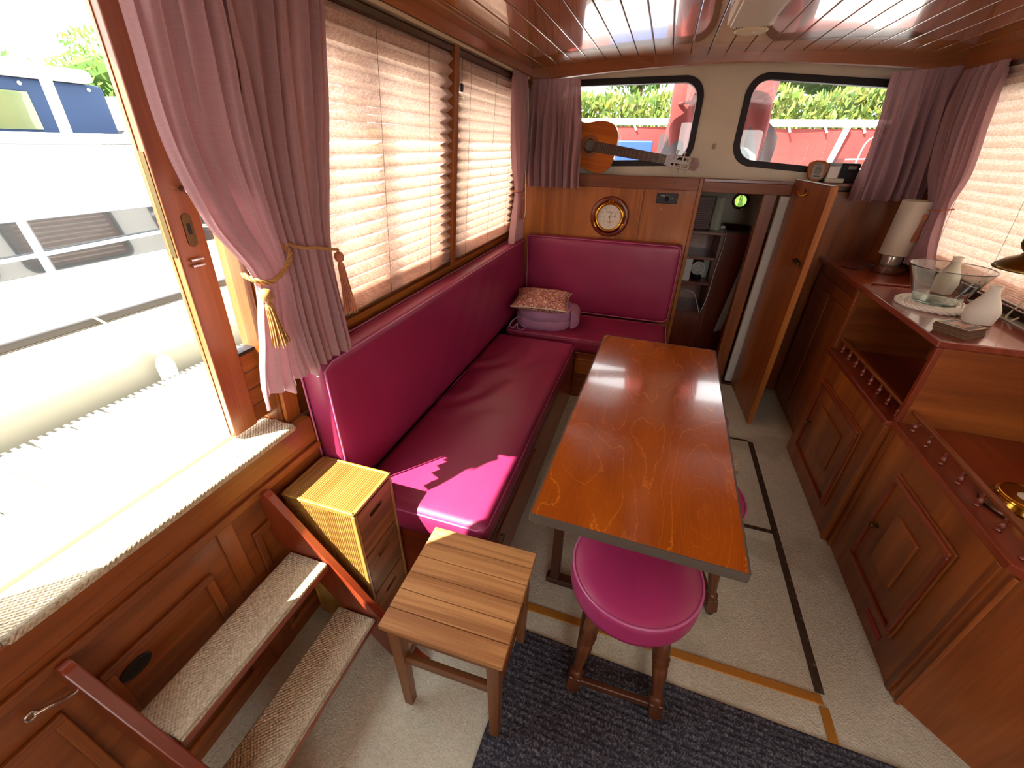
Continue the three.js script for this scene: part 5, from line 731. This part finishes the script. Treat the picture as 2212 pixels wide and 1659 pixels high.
  const rh = foliage(scene, 'hedge_leaves', 24000, () => { const x = -6 + rnd() * 13, y = -0.6 + 3.0 * Math.pow(rnd(), 0.7) + 0.35 * vn(x * 1.1 + 40, 3, 99, 99, 8); return [x, y, -12.0 - rnd() * 0.9]; }, 0.15, 0.17, 0.27); tag(rh, 'light green reed leaves massed beyond the red screens', 'hedge', null, 'stuff');

  // red spray screens on white rails, ahead
  const red = phys({ map: tex(256, 256, (u, v) => mixc([120, 40, 38], [138, 54, 50], fbm(u, v, 4, 4, 41)), [1, 1]), roughness: 0.85, transmission: 0.12, thickness: 0, side: THREE.DoubleSide });
  const screen = (label, x0, x1, z, y0, y1) => { const s = thing('spray_screen', label, 'spray screen', [(x0 + x1) / 2, y0, z], 'red canvas screens'); const g = new THREE.PlaneGeometry(x1 - x0, y1 - y0, 30, 10), p = g.attributes.position; for (let i = 0; i < p.count; i++) p.setZ(i, 0.03 * Math.sin(p.getX(i) * 5) * Math.cos(p.getY(i) * 4)); g.computeVertexNormals(); mesh('canvas', g, red, s, [(x0 + x1) / 2, (y0 + y1) / 2, z]); rod('top_rail', [x0, y1 + 0.05, z], [x1, y1 + 0.05, z], 0.04, gel, s); for (const x of [x0, x1]) rod('post', [x, -0.75, z], [x, y1 + 0.05, z], 0.03, gel, s); for (let k = 0; k < 5; k++) rod('lacing', [x0 + (k + 0.5) * (x1 - x0) / 5, y1 - 0.04, z + 0.03], [x0 + (k + 0.35) * (x1 - x0) / 5, y1 + 0.06, z + 0.03], 0.012, gel, s); return s; };
  const s1 = screen('red canvas screen behind the guitar with white top rail', -1.9, 0.2, -6.4, 1.0, 1.73);
  const s2 = screen('red canvas screen with white crossed rails in the second bulkhead window', 0.75, 2.6, -6.4, 1.04, 1.72);
  rod('mid_rail', [0.75, 1.33, -6.36], [2.5, 1.3, -6.36], 0.028, gel, s2); rod('post', [1.74, 1.04, -6.36], [1.86, 1.74, -6.36], 0.032, gel, s2); rod('post', [2.05, 0.9, -6.3], [2.06, 1.3, -6.3], 0.03, gel, s2);
  const chair = mesh('wire_rack', merged([tube([[2.0, 1.28, -6.2], [2.06, 1.62, -6.2], [2.26, 1.62, -6.2], [2.2, 1.28, -6.2]], 0.008, 24, 5), tube([[1.9, 1.42, -6.2], [2.3, 1.44, -6.2]], 0.007, 8, 5)]), gel, s2);
  const pole = s2; rod('pole_shaft', [2.08, 1.3, -6.15], [2.15, 1.58, -6.15], 0.016, phys({ color: col(0x3a3f9a), roughness: 0.5 }), pole); rod('pole_grip', [2.02, 1.08, -6.15], [2.08, 1.3, -6.15], 0.02, phys({ color: col(0xd08a70), roughness: 0.6 }), pole);
  mesh('blue_sheet', boxG(0.6, 0.45, 0.06, 0.02), phys({ color: col(0x1f4488), roughness: 0.45 }), s1, [-0.5, 1.35, -6.3]);
  // folded sprayhood cover in the middle
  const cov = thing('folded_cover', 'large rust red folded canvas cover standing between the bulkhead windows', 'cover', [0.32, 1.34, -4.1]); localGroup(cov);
  const covM = phys({ map: tex(256, 256, (u, v) => mixc([112, 38, 36], [132, 52, 48], fbm(u, v, 5, 5, 61)), [1.5, 1.5]), roughness: 0.85 });
  let g = new THREE.CylinderGeometry(0.31, 0.34, 1.3, 64, 40); const p = g.attributes.position; for (let i = 0; i < p.count; i++) { const x = p.getX(i), y = p.getY(i), z = p.getZ(i), a = Math.atan2(z, x), k = 1 + 0.10 * Math.sin(a * 5 + y * 3) + 0.05 * Math.sin(a * 11 - y * 6) + 0.12 * (vn(a * 2 + 20, y * 3 + 20, 99, 99, 6) - 0.5); p.setXYZ(i, x * k, y, z * k); } g.computeVertexNormals();
  mesh('canvas', g.translate(0, 0.66, 0), covM, cov); mesh('strap', new THREE.TorusGeometry(0.33, 0.012, 6, 40).rotateX(Math.PI / 2), covM, cov, [0, 0.45, 0]);
  { // dark brown sheet, its colour standing in for shade on the red cover
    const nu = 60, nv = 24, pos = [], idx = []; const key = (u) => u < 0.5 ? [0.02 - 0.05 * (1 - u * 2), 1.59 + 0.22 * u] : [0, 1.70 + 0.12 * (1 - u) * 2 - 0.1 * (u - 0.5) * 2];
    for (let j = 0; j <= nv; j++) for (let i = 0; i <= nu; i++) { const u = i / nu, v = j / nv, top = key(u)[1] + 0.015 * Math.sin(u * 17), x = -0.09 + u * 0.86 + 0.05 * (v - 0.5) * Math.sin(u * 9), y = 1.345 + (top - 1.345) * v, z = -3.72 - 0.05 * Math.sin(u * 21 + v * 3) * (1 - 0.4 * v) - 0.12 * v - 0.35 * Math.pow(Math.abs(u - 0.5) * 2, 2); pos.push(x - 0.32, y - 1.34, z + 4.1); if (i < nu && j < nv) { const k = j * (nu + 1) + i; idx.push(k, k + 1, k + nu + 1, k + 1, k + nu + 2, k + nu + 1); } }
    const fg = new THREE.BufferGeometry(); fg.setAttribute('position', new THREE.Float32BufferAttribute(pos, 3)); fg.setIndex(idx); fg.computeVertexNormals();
    mesh('shade_flap', fg, phys({ color: col(0x38262a), roughness: 0.8, side: THREE.DoubleSide }), cov);
  }
  const wn = mesh('wrapped_winch', (() => { const g = lathe([[0, 0], [0.12, 0], [0.15, 0.06], [0.13, 0.13], [0.07, 0.17], [0, 0.18]], 9); return g; })(), phys({ color: col(0xa8c4c8), roughness: 0.3, flatShading: true }), scene, [0.42, 1.34, -3.5]); tag(wn, 'pale blue plastic-wrapped lump at the corner of the second window', 'winch');
}
renderer.render(scene, camera);
